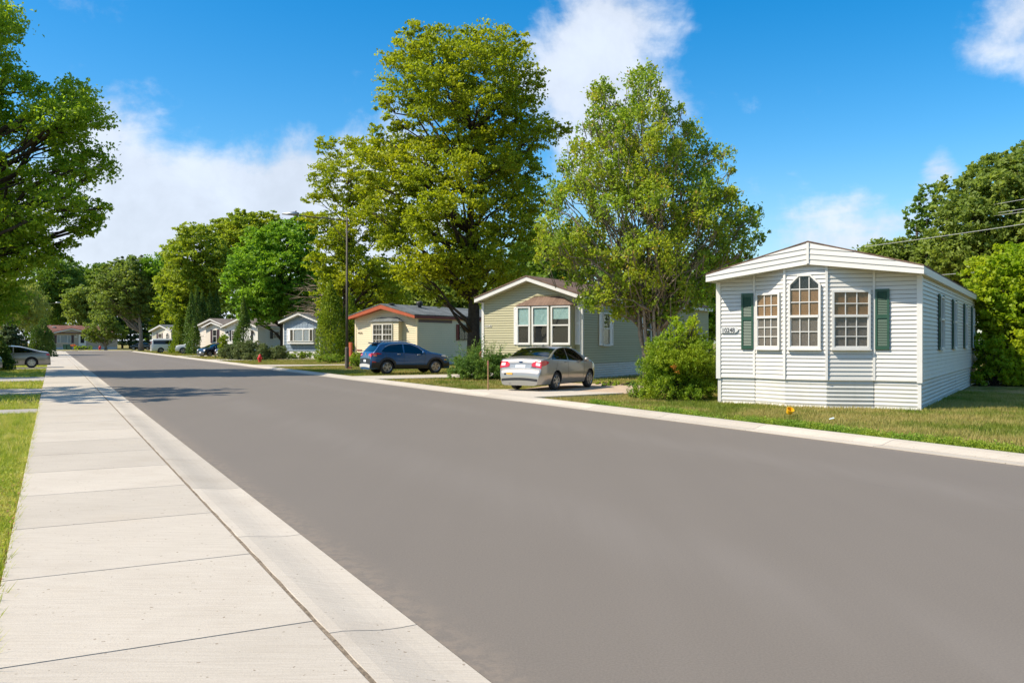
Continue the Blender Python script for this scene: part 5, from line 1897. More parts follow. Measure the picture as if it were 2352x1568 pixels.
def wheel_meshes(r, w, spokes, style):
    key = (r, w, spokes, style)
    if key in WHEELS:
        return WHEELS[key]
    ri = r * (.66 if style != 'steel' else .6)
    tyre = MB().lathe([(ri * .96, -w / 2 + .03), (ri, -w / 2 + .01), (r * .86, -w / 2), (r * .97, -w / 2 + .02), (r, -w / 2 + .05), (r, w / 2 - .05), (r * .97, w / 2 - .02), (r * .86, w / 2), (ri, w / 2 - .01), (ri * .96, w / 2 - .03)], 28, axis='x')
    tm = tyre.mesh('wheel', M_TYRE, True)
    disc = MB().lathe([(.02, -.01), (ri * .97, -.01), (ri * .97, .012), (.02, .012)], 24, axis='x').mesh('wheel_well_disc', M_BLACK)
    rim = MB()
    rim.lathe([(ri * .93, .0), (ri * .99, .012), (ri * 1.0, .028), (ri * .955, .034), (ri * .9, .022), (ri * .88, 0.0)], 28, axis='x')
    rim.lathe([(ri * .05, .0), (ri * .2, .0), (ri * .2, .03), (ri * .12, .036), (ri * .02, .036)], 14, axis='x')
    for k in range(spokes):
        a = 2 * math.pi * k / spokes + math.pi / 2
        for da in ((-.11, .11) if style == 'twin' else (0,)):
            a0, a1 = a + da * .6, a + da * 1.6
            hw0 = ri * (.07 if style == 'twin' else .11)
            hw1 = ri * (.05 if style == 'twin' else .085)
            c0 = Vector((0, math.cos(a0), math.sin(a0))) * ri * .16
            c1 = Vector((0, math.cos(a1), math.sin(a1))) * ri * .93
            t = (c1 - c0).normalized().cross(Vector((1, 0, 0)))
            v = []
            for x in (.006, .032):
                for (c, h) in ((c0, hw0), (c1, hw1)):
                    v += [tuple(c + t * h + Vector((x, 0, 0))), tuple(c - t * h + Vector((x, 0, 0)))]
            rim.add(v, [(0, 1, 3, 2), (4, 6, 7, 5), (0, 4, 5, 1), (2, 3, 7, 6), (0, 2, 6, 4), (1, 5, 7, 3)])
    rm = rim.mesh('rim', M_ALLOY)
    WHEELS[key] = (tm, disc, rm)
    return WHEELS[key]
def car(name, label, prof, W, zs, belt, pos, heading, paint, wb, wr, ww=.2, spokes=5, style='twin', sides=(), screen=None, rear_glass=None, group='parked vehicles', arch=.055, track=None,
        handles=(), seams=(), cat='car', glass=None, body_kw={}, rail=False):
    """heading: unit direction the car points"""
    ang = math.atan2(-heading[0], heading[1])
    t = thing(name, label, cat, pos, ang, group)
    B = Body(prof, W, zs, belt, **body_kw)
    me = B.mesh().mesh('body', [paint, M_BLACK], True)
    recalc(me)
    bo = obj('body', me, parent=t)
    # cut the wheel openings
    cut = MB()
    for y in (0, wb):
        for sg in (-1, 1):
            x0, x1 = sorted((sg * (W - .27), sg * (W + .3)))
            cut.lathe([(wr + arch, x0), (wr + arch, x1)], 28, axis='x', c=(0, y, wr))
    cm = cut.mesh('cut', [paint, M_BLACK])
    cm.polygons.foreach_set('material_index', [1] * len(cm.polygons))
    recalc(cm)
    co = bpy.data.objects.new('cut', cm)
    COL.objects.link(co)
    co.parent = t
    md = bo.modifiers.new('cut', 'BOOLEAN')
    md.object = co
    md.operation = 'DIFFERENCE'
    md.solver = 'EXACT'
    dg = bpy.context.evaluated_depsgraph_get()
    nm = bpy.data.meshes.new_from_object(bo.evaluated_get(dg))
    bo.modifiers.clear()
    bo.data = nm
    nm.name = 'body'
    for e in nm.edges:
        pass
    bm = bmesh.new()
    bm.from_mesh(nm)
    for f in bm.faces:
        f.smooth = True
    for e in bm.edges:
        if len(e.link_faces) == 2 and e.calc_face_angle(0) > R(34):
            e.smooth = False
    bm.to_mesh(nm)
    bm.free()
    bpy.data.objects.remove(co)
    G = glass or M_GLASSD
    inner = M_INT
    for nm_, lo, hi in sides:
        for sg in (-1, 1):
            m = MB()
            B.side(m, lo, hi, sg, .006)
            m2 = MB()
            B.side(m2, [(p[0] , p[1] - .012) for p in lo], [(p[0], p[1] + .012) for p in hi], sg, .003)
            obj('window_seal', m2, M_BLACK, t)
            obj(nm_, m, G, t, smooth=True)
    if screen:
        m = MB()
        B.patch(m, B.sy(screen[0]), B.sy(screen[1]), -screen[2], screen[2], .006, 8, 10)
        obj('windscreen', m, G, t, smooth=True)
    if rear_glass:
        m = MB()
        a0, a1, j0, j1 = rear_glass
        B.patch(m, a0(B), a1(B), 0, 0, .006, 8, 12, shape=lambda u: (-(j0 + (j1 - j0) * u), j0 + (j1 - j0) * u))
        obj('rear_window', m, G, t, smooth=True)
    tm, disc, rm = wheel_meshes(wr, ww, spokes, style)
    tr = track or (W - ww / 2 - .035)
    for y in (0, wb):
        for sg in (-1, 1):
            w = obj('wheel', tm, parent=t, loc=(sg * tr, y, wr))
            w.rotation_euler = (0, 0, 0 if sg > 0 else math.pi)
            obj('wheel_disc', disc, parent=w, loc=(ww / 2 - .05, 0, 0))
            obj('rim', rm, parent=w, loc=(ww / 2 - .03, 0, 0))
    for (y, z) in handles:
        for sg in (-1, 1):
            x = B.hw(y, z)
            h = MB().tube([(sg * (x + .004), y - .09, z), (sg * (x + .035), y - .06, z + .006), (sg * (x + .035), y + .06, z + .006), (sg * (x + .004), y + .09, z)], .014, 6)
            obj('door_handle', h, M_ALLOY if name == 'crossover' else paint, t, smooth=True)
    for (ya, za, yb, zb_) in seams:
        for sg in (-1, 1):
            m = MB()
            V = []
            for k in range(9):
                u = k / 8
                y, z = ya + (yb - ya) * u, za + (zb_ - za) * u
                V += [(sg * (B.hw(y, z) + .0035), y - .006, z), (sg * (B.hw(y, z) + .0035), y + .006, z)]
            m.add(V, [(2 * k, 2 * k + 1, 2 * k + 3, 2 * k + 2) for k in range(8)])
            obj('door_seam', m, M_BLACK, t)
    return t, B
def mirror(t, B, y, z, mat, sgs=(-1, 1)):
    for sg in sgs:
        x = B.hw(y, z)
        m = MB().box(-.005, .09, -.02, .02, -.02, .01)
        m.lathe([(.02, -.06), (.075, -.045), (.085, .0), (.07, .05), (.02, .075)], 10, axis='y', c=(.15, 0, .04))
        o = obj('side_mirror', m, mat, t, (sg * x, y, z), smooth=True)
        if sg < 0:
            o.scale = (-1, 1, 1)

def vec(a):
    return (math.sin(a), math.cos(a))
def rot(v, d):
    a = R(d)
    return (v[0] * math.cos(a) + v[1] * math.sin(a), -v[0] * math.sin(a) + v[1] * math.cos(a))
P_SILVER = mat_paint('silver_paint', (.34, .315, .275), .55, .3)
P_BLUE = mat_paint('blue_paint', (.003, .062, .18), .12, .3, .6)
P_GREY = mat_paint('grey_paint', (.20, .20, .19), .5, .3)
P_WHITE = mat_paint('white_paint', (.74, .74, .72), 0, .3)
P_NAVY = mat_paint('navy_paint', (.012, .016, .026), .2, .25)
P_BLACK = mat_paint('black_paint', (.012, .012, .013), .1, .25)
P_MAROON = mat_paint('maroon_paint', (.075, .028, .030), .3, .3)
M_CARGLASS = mat_glass('car_glass', (.10, .12, .12), .10)
M_STICK = simple('orange_sticker', (.65, .36, .06), .5, .3, 40)
M_EMBLEM = simple('emblem_blue', (.03, .05, .10), .25, .1, 5, metal=.4)

def small_text(parent, body, loc, size, mat, rot_, depth=.002):
    cu = bpy.data.curves.new('lettering', 'FONT')
    cu.body = body
    cu.size = size
    cu.extrude = depth
    cu.align_x = 'CENTER'
    o = obj('lettering', text_mesh(cu, 'lettering', mat))
    o.parent = parent
    o.location = loc
    o.rotation_euler = rot_
    return o
SEDAN = [(-1.06, .34), (-1.055, .55), (-1.03, .66), (-.985, .71), (-.965, .86), (-.93, 1.02), (-.86, 1.085), (-.62, 1.10), (-.45, 1.12), (-.1, 1.29), (.3, 1.425), (.75, 1.475), (1.2, 1.47), (1.6, 1.40),
         (2.05, 1.20), (2.42, 1.04), (2.75, .97), (3.02, .89), (3.12, .78), (3.19, .55), (3.195, .30)]
BELT = [(-1.0, 1.02), (-.3, 1.03), (.8, .985), (2.4, .93), (3.3, .86)]
def sedan_sides():
    return [('side_window', [(-.32, 1.045), (.30, 1.03), (.78, 1.01)], [(-.32, 1.07), (-.05, 1.25), (.30, 1.365), (.78, 1.40)]),
            ('side_window', [(.84, 1.005), (1.6, .97), (2.02, .955)], [(.84, 1.40), (1.25, 1.375), (1.6, 1.26), (1.85, 1.11), (2.02, .97)])]
pos = Vector((.78, 29.25, .062))
t, B = car('sedan', 'silver sedan parked on the drive before the sage home', SEDAN, .85, .22, BELT, pos, vec(R(31)), P_SILVER, 2.49, .31, .19, 7, 'single', body_kw=dict(nose_in=.22, tail_in=.15, tail=.45),
           sides=sedan_sides(), screen=(1.68, 2.36, 5.2), rear_glass=(lambda b: b.sy(-.43), lambda b: b.sy(.24), 5.4, 5.2), handles=((.62, .92), (1.62, .90)),
           seams=((.80, .42, .80, 1.0), (1.95, .40, 2.02, .95), (-.12, .62, .10, 1.02)), glass=M_CARGLASS)
mirror(t, B, 1.93, .96, P_SILVER)
for sg in (-1, 1):
    m = MB()
    za, zb_ = B.rear(.80), B.rear(1.0)
    B.patch(m, za, zb_, sg * 3.1, sg * 9.2, .012, 6, 10, shape=lambda u, sg=sg: (sg * (3.7 - .8 * math.sin(math.pi * min(1, u + .1)) * (1 - .3 * u)), sg * 9.6))
    B.side(m, [(-.97, .81), (-.75, .85), (-.56, .93)], [(-.97, .985), (-.75, 1.0), (-.56, .945)], sg, .012, 10, 3)
    l = obj('tail_light', m, M_LAMPR, t, smooth=True)
    m = MB()
    B.patch(m, B.rear(.86), B.rear(.95), sg * 4.2, sg * 6.6, .018, 3, 5)
    obj('reversing_lens', m, M_LAMPW, l, smooth=True)
m = MB()
B.patch(m, B.rear(.705), B.rear(.715), -7, 7, .006, 1, 10)
obj('boot_seam', m, M_BLACK, t)
m = MB()
B.patch(m, B.rear(.74), B.rear(.885), -2.9, 2.9, .003, 4, 8, shape=lambda u: (-(2.7 + .5 * u), 2.7 + .5 * u))
obj('plate_recess', m, mat_paint('shaded_silver', (.36, .355, .345), .5, .35), t)
m = MB()
B.patch(m, B.rear(.76), B.rear(.865), -1.35, 1.35, .012, 2, 2)
obj('licence_plate', m, M_PLATE, t)
m = MB()
B.patch(m, B.rear(.885), B.rear(.905), -2.9, 2.9, .016, 2, 6)
obj('trunk_grip', m, P_SILVER, t)
m = MB()
for k in range(20):
    pass
p = B.P(B.rear(.955), 0)
m.lathe([(.02, -.004), (.075, -.004), (.075, .008), (.02, .01)], 18, axis='y', c=(0, 0, 0))
em = obj('emblem', m, M_EMBLEM, t, (0, p.y - .008, p.z))
em.rotation_euler = (R(-12), 0, 0)
em.scale = (1, 1, .42)
m = MB()
B.patch(m, B.rear(.36), B.rear(.44), -7.5, 7.5, .006, 3, 12)
obj('lower_valance', m, M_BLACK, t)
p = B.P(B.rear(.58), -3.0)
obj('bumper_sticker', MB().box(-.12, .12, -.006, .0, -.035, .035), M_STICK, t, (p.x, p.y - .004, p.z), R(-4))
p = B.P(B.rear(.58), -4.3)
obj('bumper_decal', MB().box(-.035, .035, -.006, .0, -.03, .03), M_NUM, t, (p.x, p.y - .004, p.z), R(-6))
small_text(t, 'Fiesta', (.50, B.P(B.rear(.78), 4).y - .012, .765), .075, M_NUM, (R(80), 0, 0))
obj('antenna_base', MB().lathe([(.05, 0), (.04, .03), (.01, .05)], 8), M_BLACK, t, (0, .55, 1.462))
obj('exhaust', MB().tube([(-.35, -.9, .24), (-.35, -1.06, .24)], .03, 8), M_METAL, t)
obj('head_rest', MB().lathe([(.06, 0), (.11, .02), (.12, .14), (.06, .19)], 8), simple('seat_cloth', (.4, .38, .33), .9), t, (-.1, -.05, 1.10))

SUV = [(-.87, .36), (-.865, .56), (-.85, .80), (-.82, 1.0), (-.74, 1.10), (-.62, 1.22), (-.46, 1.40), (-.36, 1.53), (-.22, 1.575), (.3, 1.615), (.8, 1.63), (1.25, 1.60), (1.6, 1.51), (2.0, 1.29), (2.35, 1.12),
       (2.75, 1.055), (3.1, .98), (3.32, .86), (3.41, .66), (3.435, .42), (3.437, .32)]
BELT2 = [(-.9, 1.10), (.0, 1.07), (1.0, 1.02), (2.3, .98), (3.4, .90)]
hd = (SN.x, SN.y)
c = Vector((-6.24, 43.35, 0))
hv = Vector((hd[0], hd[1], 0))
right = Vector((hv.y, -hv.x, 0))
pos = c - right * .78
pos.z = .055
t, B = car('crossover', 'dark blue crossover parked across the drive of the cream home', SUV, .905, .27, BELT2, pos, hd, P_BLUE, 2.6, .345, .23, 5, 'twin',
           sides=[('side_window', [(-.28, 1.12), (.3, 1.085), (.84, 1.06)], [(-.28, 1.15), (-.1, 1.32), (.2, 1.45), (.84, 1.49)]),
                  ('side_window', [(.92, 1.055), (1.6, 1.02), (2.0, 1.0)], [(.92, 1.49), (1.3, 1.46), (1.65, 1.32), (2.0, 1.05)])],
           screen=(1.68, 2.28, 5.3), rear_glass=(lambda b: b.rear(1.14), lambda b: b.rear(1.46), 5.6, 5.2), handles=((.62, .98), (1.68, .955)),
           seams=((.88, .50, .88, 1.05), (1.98, .48, 2.05, 1.0), (-.02, .78, -.1, 1.08)), glass=M_CARGLASS, cat='car', arch=.05, body_kw=dict(tumble=.36, r=.12))
mirror(t, B, 1.88, 1.03, P_BLUE)
for sg in (-1, 1):
    m = MB()
    B.arc(m, 0, .345, .39, .50, sg, .022)
    B.arc(m, 2.6, .345, .39, .50, sg, .022)
    B.side(m, [(.45, .262), (2.15, .262)], [(.45, .47), (2.15, .44)], sg, .014, 10, 3)
    B.side(m, [(-.8, .32), (-.42, .30)], [(-.8, .66), (-.42, .60)], sg, .012, 5, 3)
    B.side(m, [(3.02, .32), (3.38, .36)], [(3.02, .5), (3.38, .56)], sg, .012, 5, 3)
    obj('wheel_arch_cladding', m, M_BLACK, t, smooth=True)
    m = MB()
    B.side(m, [(-.83, .95), (-.30, 1.0)], [(-.83, 1.06), (-.5, 1.065), (-.30, 1.02)], sg, .014, 8, 3)
    B.patch(m, B.rear(.93), B.rear(1.04), sg * 3.2, sg * 9.5, .014, 4, 8)
    obj('tail_light', m, M_LAMPR, t, smooth=True)
    m = MB()
    B.side(m, [(-.72, .90), (-.55, .90)], [(-.72, .955), (-.55, .965)], sg, .014, 4, 2)
    obj('indicator', m, M_LAMPO, t)
    m = MB()
    B.side(m, [(-.78, .60), (-.60, .59)], [(-.78, .65), (-.60, .63)], sg, .018, 4, 2)
    obj('rear_reflector', m, M_LAMPR, t)
    m = MB()
    B.side(m, [(2.92, .88), (3.30, .80)], [(2.92, .93), (3.1, .95), (3.30, .86)], sg, .012, 6, 3)
    B.patch(m, B.front(.80), B.front(.88), sg * 4.0, sg * 9.5, .012, 4, 8)
    obj('headlight', m, M_LAMPW, t, smooth=True)
    m = MB()
    B.side(m, [(3.06, .68), (3.18, .66)], [(3.06, .73), (3.18, .71)], sg, .016, 3, 2)
    obj('side_marker', m, M_LAMPO, t)
    m = MB().tube([(sg * .60, -.15, 1.595), (sg * .60, -.08, 1.645), (sg * .61, .6, 1.675), (sg * .61, 1.2, 1.645), (sg * .60, 1.32, 1.60)], .016, 6)
    obj('roof_rail', m, M_ALLOY, t, smooth=True)
    m = MB()
    B.side(m, [(-.10, 1.345), (.2, 1.47), (.84, 1.508), (1.3, 1.478), (1.66, 1.335), (2.0, 1.06)], [(-.10, 1.365), (.2, 1.49), (.84, 1.528), (1.3, 1.498), (1.66, 1.355), (2.0, 1.08)], sg, .009, 24, 1)
    obj('window_trim', m, M_ALLOY, t, smooth=True)
m = MB()
B.patch(m, B.rear(.36), B.rear(.52), -9, 9, .02, 3, 12)
obj('skid_plate', m, simple('silver_plastic', (.55, .54, .52), .4, .06, 5), t, smooth=True)
m = MB()
B.patch(m, B.rear(.54), B.rear(.80), -8.5, 8.5, .008, 3, 12)
obj('rear_bumper', m, M_BLACK, t, smooth=True)
m = MB()
B.patch(m, B.rear(.61), B.rear(.72), -1.3, 1.3, .02, 2, 2)
obj('licence_plate', m, M_PLATE, t)
m = MB()
p = B.P(B.rear(1.0), 0)
m.lathe([(.01, -.002), (.06, -.002), (.06, .01), (.01, .012)], 14, axis='y')
obj('emblem', m, M_ALLOY, t, (0, p.y - .012, p.z))
p = B.P(B.rear(.90), 4)
obj('badge', MB().box(-.06, .06, -.008, 0, -.05, .05), M_ALLOY, t, (p.x, p.y - .006, p.z))
obj('roof_spoiler', MB().prism([(-.56, 0), (.56, 0), (.55, .05), (-.55, .05)], [-.14, -.14, -.16, -.16], [.1, .1, .12, .12]), P_BLUE, t, (0, -.36, 1.525))
obj('aerial_fin', MB().prism([(-.02, 0), (.02, 0), (.004, .06), (-.004, .06)], [0, 0, -.02, -.02], [.16, .16, .05, .05]), P_BLUE, t, (0, .0, 1.60))

COUPE = [(-1.05, .34), (-1.04, .6), (-1.0, .86), (-.93, .98), (-.75, 1.02), (-.5, 1.045), (0, 1.19), (.5, 1.33), (1.0, 1.395), (1.4, 1.40), (1.75, 1.34), (2.2, 1.15), (2.65, .99), (3.0, .9), (3.25, .78), (3.36, .55), (3.37, .3)]
BELT3 = [(-1.0, .97), (0, .96), (1.0, .92), (2.5, .88), (3.3, .8)]
hd = (-SN.x, -SN.y)
rear_pt = onground(72.5, 846)
Yg = 54.0
rp = Vector(((72.5 - 1176) / FPX * Yg, Yg, .04))
hv = Vector((hd[0], hd[1], 0))
left = Vector((-hv.y, hv.x, 0))
pos = rp - left * .76
t, B = car('sedan', 'grey sedan parked at left beside the sidewalk', COUPE, .875, .2, BELT3, pos, hd, P_GREY, 2.65, .325, .2, 5, 'single',
           sides=[('side_window', [(-.25, .99), (.5, .96), (.95, .945)], [(-.25, 1.0), (.2, 1.16), (.6, 1.265), (.95, 1.30)]),
                  ('side_window', [(1.02, .945), (1.8, .915), (2.2, .90)], [(1.02, 1.305), (1.4, 1.31), (1.75, 1.2), (2.2, .95)])],
           screen=(1.85, 2.5, 5.2), rear_glass=(lambda b: b.sy(-.42), lambda b: b.sy(.5), 5.4, 5.2), handles=((1.12, .86),), seams=((.98, .4, .98, .93), (2.15, .4, 2.2, .9)), glass=M_CARGLASS)
for sg in (-1, 1):
    m = MB()
    B.side(m, [(-.97, .76), (-.78, .80)], [(-.97, .9), (-.78, .86)], sg, .012, 5, 2)
    B.patch(m, B.rear(.74), B.rear(.9), sg * 3.6, sg * 9.4, .012, 4, 8)
    obj('tail_light', m, M_LAMPR, t, smooth=True)
mirror(t, B, 2.1, .93, P_GREY)
# second car whose hood just enters at left
t, B = car('sedan', 'car hood and headlight entering at the left edge', SEDAN, .86, .22, BELT, at(-152, 784, 47.5).xy.to_3d() + Vector((0, 0, .03)), (.985, .17), P_GREY, 2.49, .31, .19, 7, 'single',
           sides=sedan_sides(), screen=(1.68, 2.36, 5.2), rear_glass=(lambda b: b.sy(-.43), lambda b: b.sy(.24), 5.4, 5.2), glass=M_CARGLASS)
for sg in (-1, 1):
    m = MB()
    B.patch(m, B.front(.68), B.front(.80), sg * 3.6, sg * 9.4, .012, 4, 8)
    obj('headlight', m, M_LAMPW, t, smooth=True)
# van
VAN = [(-1.25, .5), (-1.25, .8), (-1.24, 1.7), (-1.15, 1.98), (-.9, 2.05), (0, 2.08), (2.2, 2.08), (2.9, 2.0), (3.25, 1.8), (3.7, 1.38), (3.95, 1.25), (4.3, 1.15), (4.5, .95), (4.52, .4)]
p = Vector(((347 - 1176) / FPX * 124, 124, .03))
hd = (SN.x, SN.y)
p = p + Vector((hd[0], hd[1], 0)) * 1.3 - Vector((hd[1], -hd[0], 0)) * .9 
t, B = car('van', 'white passenger van parked across the right side of the street', VAN, 1.0, .32, [(-1.3, 1.25), (4.5, 1.2)], p, hd, P_WHITE, 3.4, .38, .24, 5, 'single', cat='van',
           sides=[('side_window', [(-1.0, 1.28), (1.9, 1.28)], [(-1.0, 1.78), (1.9, 1.80)]), ('side_window', [(2.0, 1.28), (3.15, 1.26)], [(2.0, 1.80), (2.75, 1.78), (3.15, 1.55)])],
           screen=(3.2, 3.75, 5.2), glass=M_GLASSD, body_kw=dict(tumble=.16, r=.14, tail_in=.04, tail=.3))
for sg in (-1, 1):
    m = MB()
    B.patch(m, B.rear(.95), B.rear(1.75), sg * 4.6, sg * 9.5, .014, 4, 5)
    obj('tail_light', m, M_LAMPR, t)
m = MB()
B.patch(m, B.rear(1.2), B.rear(1.7), -3.6, 3.6, .01, 3, 6)
obj('rear_window', m, M_GLASSD, t)
# pickup
PICK = [(-1.2, .6), (-1.19, .9), (-1.15, 1.12), (.95, 1.14), (1.0, 1.3), (1.1, 1.84), (1.5, 1.92), (2.3, 1.92), (2.75, 1.8), (3.25, 1.32), (3.5, 1.24), (4.1, 1.2), (4.35, 1.1), (4.45, .85), (4.46, .5)]
hd = rot((-SN.x, -SN.y), 8)
nose = Vector(((404 - 1176) / FPX * 114.5, 114.5, .03))
p = nose - Vector((hd[0], hd[1], 0)) * 4.4 + Vector((hd[1], -hd[0], 0)) * .3
t, B = car('pickup_truck', 'white pickup truck with its nose to the street', PICK, .99, .4, [(-1.2, 1.2), (1, 1.2), (4.5, 1.1)], p, hd, P_WHITE, 3.5, .42, .26, 5, 'single', cat='truck',
           sides=[('side_window', [(1.15, 1.24), (1.9, 1.24)], [(1.15, 1.7), (1.9, 1.75)]), ('side_window', [(1.98, 1.24), (2.95, 1.2)], [(1.98, 1.75), (2.6, 1.68), (2.95, 1.38)])],
           screen=(2.8, 3.2, 5.2), glass=M_GLASSD, body_kw=dict(tumble=.22, r=.10, nose_in=.08))
m = MB()
B.patch(m, B.front(.74), B.front(1.02), -3.2, 3.2, .012, 4, 6)
obj('grille', m, M_ALLOY, t)
for sg in (-1, 1):
    m = MB()
    B.patch(m, B.front(.8), B.front(1.02), sg * 3.6, sg * 9, .014, 4, 5)
    obj('headlight', m, M_LAMPW, t)
m = MB()
B.patch(m, B.front(.52), B.front(.62), -6, 6, .03, 2, 8)
obj('front_bumper', m, M_ALLOY, t)
m = MB()
B.patch(m, B.front(.54), B.front(.66), -1.3, 1.3, .04, 2, 2)
obj('licence_plate', m, M_PLATE, t)
def nose_car(label, u, Y, hd, paint, plate=True, lamps=True):
    nose = Vector(((u - 1176) / FPX * Y, Y, .03))
    p = nose - Vector((hd[0], hd[1], 0)) * 3.2
    t, B = car('sedan', label, SEDAN, .88, .2, BELT, p, hd, paint, 2.55, .32, .2, 7, 'single', sides=sedan_sides(), screen=(1.68, 2.36, 5.2),
               rear_glass=(lambda b: b.sy(-.43), lambda b: b.sy(.24), 5.4, 5.2), glass=M_CARGLASS)
    m = MB()
    B.patch(m, B.front(.45), B.front(.58), -4.5, 4.5, .01, 3, 6)
    obj('grille', m, M_BLACK, t)
    for sg in (-1, 1):
        m = MB()
        B.patch(m, B.front(.68), B.front(.82), sg * 4, sg * 9.4, .014, 4, 6)
        obj('headlight', m, M_LAMPW, t, smooth=True)
    m = MB()
    B.patch(m, B.front(.40), B.front(.54), -1.3, 1.3, .03, 2, 2)
    obj('licence_plate', m, M_PLATE, t)
    mirror(t, B, 1.95, .97, paint)
    return t, B
nose_car('dark navy sedan with its nose pointing to the street', 460, 94, rot((-SN.x, -SN.y), -22), P_NAVY)
nose_car('maroon car half hidden by the clipped shrub', 499, 92.5, rot((-SN.x, -SN.y), -14), P_MAROON)
hd = rot((SN.x, SN.y), 8)
p = Vector(((519 - 1176) / FPX * 89.5, 89.5, .03)) + Vector((hd[0], hd[1], 0)) * 1.0
t, B = car('sedan', 'pale car with red tail light peeking from behind the junipers', SEDAN, .86, .22, BELT, p, hd, P_WHITE, 2.49, .31, .19, 7, 'single', sides=sedan_sides(), screen=(1.68, 2.36, 5.2),
           rear_glass=(lambda b: b.sy(-.43), lambda b: b.sy(.24), 5.4, 5.2), glass=M_CARGLASS)
for sg in (-1, 1):
    m = MB()
    B.patch(m, B.rear(.78), B.rear(1.0), sg * 3.4, sg * 9.4, .012, 4, 8)
    B.side(m, [(-.95, .80), (-.62, .88)], [(-.95, .985), (-.62, .93)], sg, .012, 8, 3)
    obj('tail_light', m, M_LAMPR, t, smooth=True)
nose_car('black car far off at the end of the street', 300, 170, (-.97, -.24), P_BLACK)

# ------------------------------------------------------------------ street furniture and small things
def lamp_post(label, x, y, h, arm, adir, thick=.09):
    t = thing('street_lamp', label, 'street lamp', (x, y, 0), 0, 'street lamps')
    m = MB().tube([(0, 0, 0), (0, 0, 1.25)], [.125, .12], 14)
    m.lathe([(.12, 1.25), (.125, 1.27), (.10, 1.33), (.09, 1.34)], 14)
    obj('pole_sleeve', m, M_POLE, t, smooth=False)
    obj('pole', MB().tube([(0, 0, 1.3), (0, 0, h * .5), (0, 0, h)], [thick * .9, thick * .8, thick * .55], 12), M_POLE, t, smooth=True)
    e = Vector((adir[0] * arm, adir[1] * arm, h + .05))
    a = Vector((adir[0] * arm * .35, adir[1] * arm * .35, h - .12))
    obj('arm', MB().tube([(0, 0, h - .25), tuple(a), tuple(e)], [.042, .036, .028], 8), M_POLE, t)
    obj('brace', MB().tube([(0, 0, h - 1.5), (adir[0] * arm * .3, adir[1] * arm * .3, h - .28)], .02, 5), M_POLE, t)
    q = Vector((adir[0], adir[1], 0))
    m = MB()
    c0 = e - q * .95
    m.tube([c0 + Vector((0, 0, .05)), c0 + q * .3 + Vector((0, 0, .06)), e + q * .05 + Vector((0, 0, .02))], [.06, .13, .05], 8)
    obj('lamp_head', m, M_METAL, t, smooth=True)
    obj('photocell', MB().lathe([(.04, .1), (.045, .2), (.02, .24)], 8), M_BLACK, t, tuple(c0 + q * .2 + Vector((0, 0, 0))))
    obj('foot_block', MB().box(.08, .28, -.12, .1, 0, .16), M_STAIN, t)
    return t
p = at(797, 784, 52.5)
lamp_post('grey street lamp with a long arm standing in front of the linden', p.x, p.y, 9.2, 3.75, (-.985, -.17))
p = at(88, 784, 150)
lamp_post('far street lamp almost lost in the trees at left', p.x, p.y, 8.3, 3.6, (.95, .3))
def hydrant(label, x, y, s=1.0):
    t = thing('fire_hydrant', label, 'fire hydrant', (x, y, .02), R(-28), 'fire hydrants')
    obj('barrel', MB().lathe([(.17, 0), (.17, .04), (.125, .05), (.12, .12), (.115, .40), (.15, .41), (.15, .45), (.135, .47), (.125, .54), (.085, .61), (.03, .64), (.03, .68), (.01, .69)], 14), M_HYD, t, smooth=False)
    obj('side_outlet', MB().lathe([(.065, -.22), (.065, -.17), (.05, -.16), (.05, .16), (.065, .17), (.065, .22)], 10, axis='x', c=(0, 0, .34)), M_HYD, t)
    obj('front_outlet', MB().lathe([(.07, 0), (.07, .14), (.085, .15), (.085, .21), (.03, .22)], 10, axis='y', c=(0, 0, .30)), M_HYD, t)
    t.scale = (s, s, s)
    return t
p = onground(597, 832.8)
hydrant('red fire hydrant on the lawn before the juniper bank', p.x, p.y, .98)
p = at(229.5, 784, 170)
hydrant('far red fire hydrant before the tan home', p.x, p.y, 1.3)
for k, (u, lb) in enumerate(((150.5, 'left dark green wheeled bin by the tan home'), (159.5, 'right dark green wheeled bin by the tan home'))):
    q = at(u, 784, 175.5)
    t = thing('trash_bin', lb, 'bin', (q.x, q.y, 0), 0, 'trash bins at the tan home')
    obj('bin_body', MB().prism([(-.30, .08), (.30, .08), (.36, .98), (-.36, .98)], [-.3, -.3, -.38, -.38], [.3, .3, .36, .36]), M_BIN, t)
    obj('lid', MB().prism([(-.38, .98), (.38, .98), (.34, 1.08), (-.34, 1.08)], -.42, .40), M_BIN, t)
    for sg in (-1, 1):
        obj('wheel', MB().lathe([(.11, -.03), (.11, .03)], 10, axis='x', c=(sg * .3, .3, .11)), M_BLACK, t)
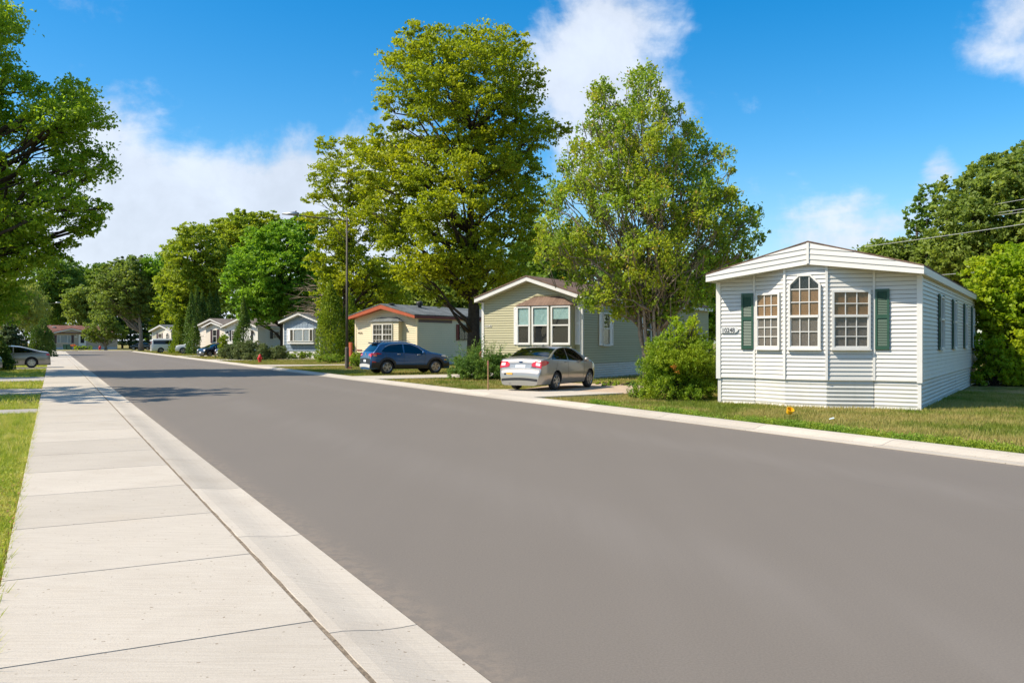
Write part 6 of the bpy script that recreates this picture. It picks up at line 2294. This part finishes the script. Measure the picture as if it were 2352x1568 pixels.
# wooden stake by the drive
p = onground(1121, 900)
t = tag(obj('survey_stake', MB().prism([(-.018, 0), (.018, 0), (.018, 1.0), (0, 1.03), (-.018, 1.0)], -.012, .012), M_WOOD, None, (p.x, p.y, .03), .3), 'thin wooden stake standing in the grass left of the silver sedan', 'stake')
obj('ribbon', MB().box(-.02, .02, -.014, .014, .86, .98), simple('pink_ribbon', (.6, .22, .15), .7), t)
p = onground(1812, 957)
t = tag(obj('sand_bucket', MB().lathe([(.085, 0), (.11, .13), (.118, .13), (.118, .145), (.10, .145), (.08, .02)], 14), M_YEL, None, (p.x, p.y, .09), 0), 'small yellow toy bucket lying on the lawn before the white home', 'bucket')
t.rotation_euler = (R(35), R(12), 0)
t.scale = (.75, .75, .75)
p = st(11.4, 12.55)
t = tag(obj('paper_scrap', MB().add([(0, 0, 0), (.11, .02, .02), (.1, .05, .04), (.01, .045, .01)], [(0, 1, 2, 3)]), simple('paper', (.55, .66, .72), .8, .1), None, tuple(onground(1905, 976.5) + Vector((0, 0, .12))), 0), 'pale blue scrap of litter at the grass edge by the right kerb', 'litter')
# storm plate in the walk
p = st(19.2, .55, .047)
# utility poles and overhead lines
def pole(label, x, y, h):
    t = thing('utility_pole', label, 'utility pole', (x, y, 0), 0, 'utility poles')
    obj('pole', MB().tube([(0, 0, 0), (0, 0, h)], [.16, .11], 10), M_POLE, t)
    obj('crossarm', MB().box(-.9, .9, -.05, .05, h - .5, h - .38), M_POLE, t)
    for xx in (-.8, 0, .8):
        obj('insulator', MB().lathe([(.03, 0), (.06, .05), (.03, .14)], 8), M_METAL, t, (xx, 0, h - .38))
    return t
pf = at(2106, 784, 76)
pole('wooden utility pole hidden in the trees behind the white home', pf.x, pf.y, 12.2)
pn = at(2760, 784, 40)
pole('wooden utility pole off to the right of the white home', pn.x, pn.y, 9.8)
pg = at(1361, 784, 62)
t = pole('pale pole rising behind the roof of the sage home', pg.x, pg.y, 9.0)
M_WIRE = simple('wire', (.42, .42, .42), .5, .05, 3)
for k, (ua, va, Ya, ub, vb, lb) in enumerate((
        (2106, 499, 76, 2760, 381, 'uppermost overhead wire at the right edge'), (2106, 514, 76, 2760, 415, 'second overhead wire from the top at the right edge'),
        (2106, 518, 76, 2760, 426, 'third overhead wire close below the second'), (1990, 566, 60, 2760, 449, 'lower overhead wire crossing the oaks'),
        (2120, 634, 60, 2760, 574, 'lowest overhead wire just above the white home roof'))):
    a, b = at(ua, va, Ya), at(ub, vb, 40)
    pts = []
    for i in range(13):
        q = i / 12
        pp = a.lerp(b, q)
        pp.z -= .35 * 4 * q * (1 - q) * .25
        pts.append(tuple(pp))
    tag(obj('power_line', MB().tube(pts, .016, 5), M_WIRE), lb, 'power line', 'overhead lines')
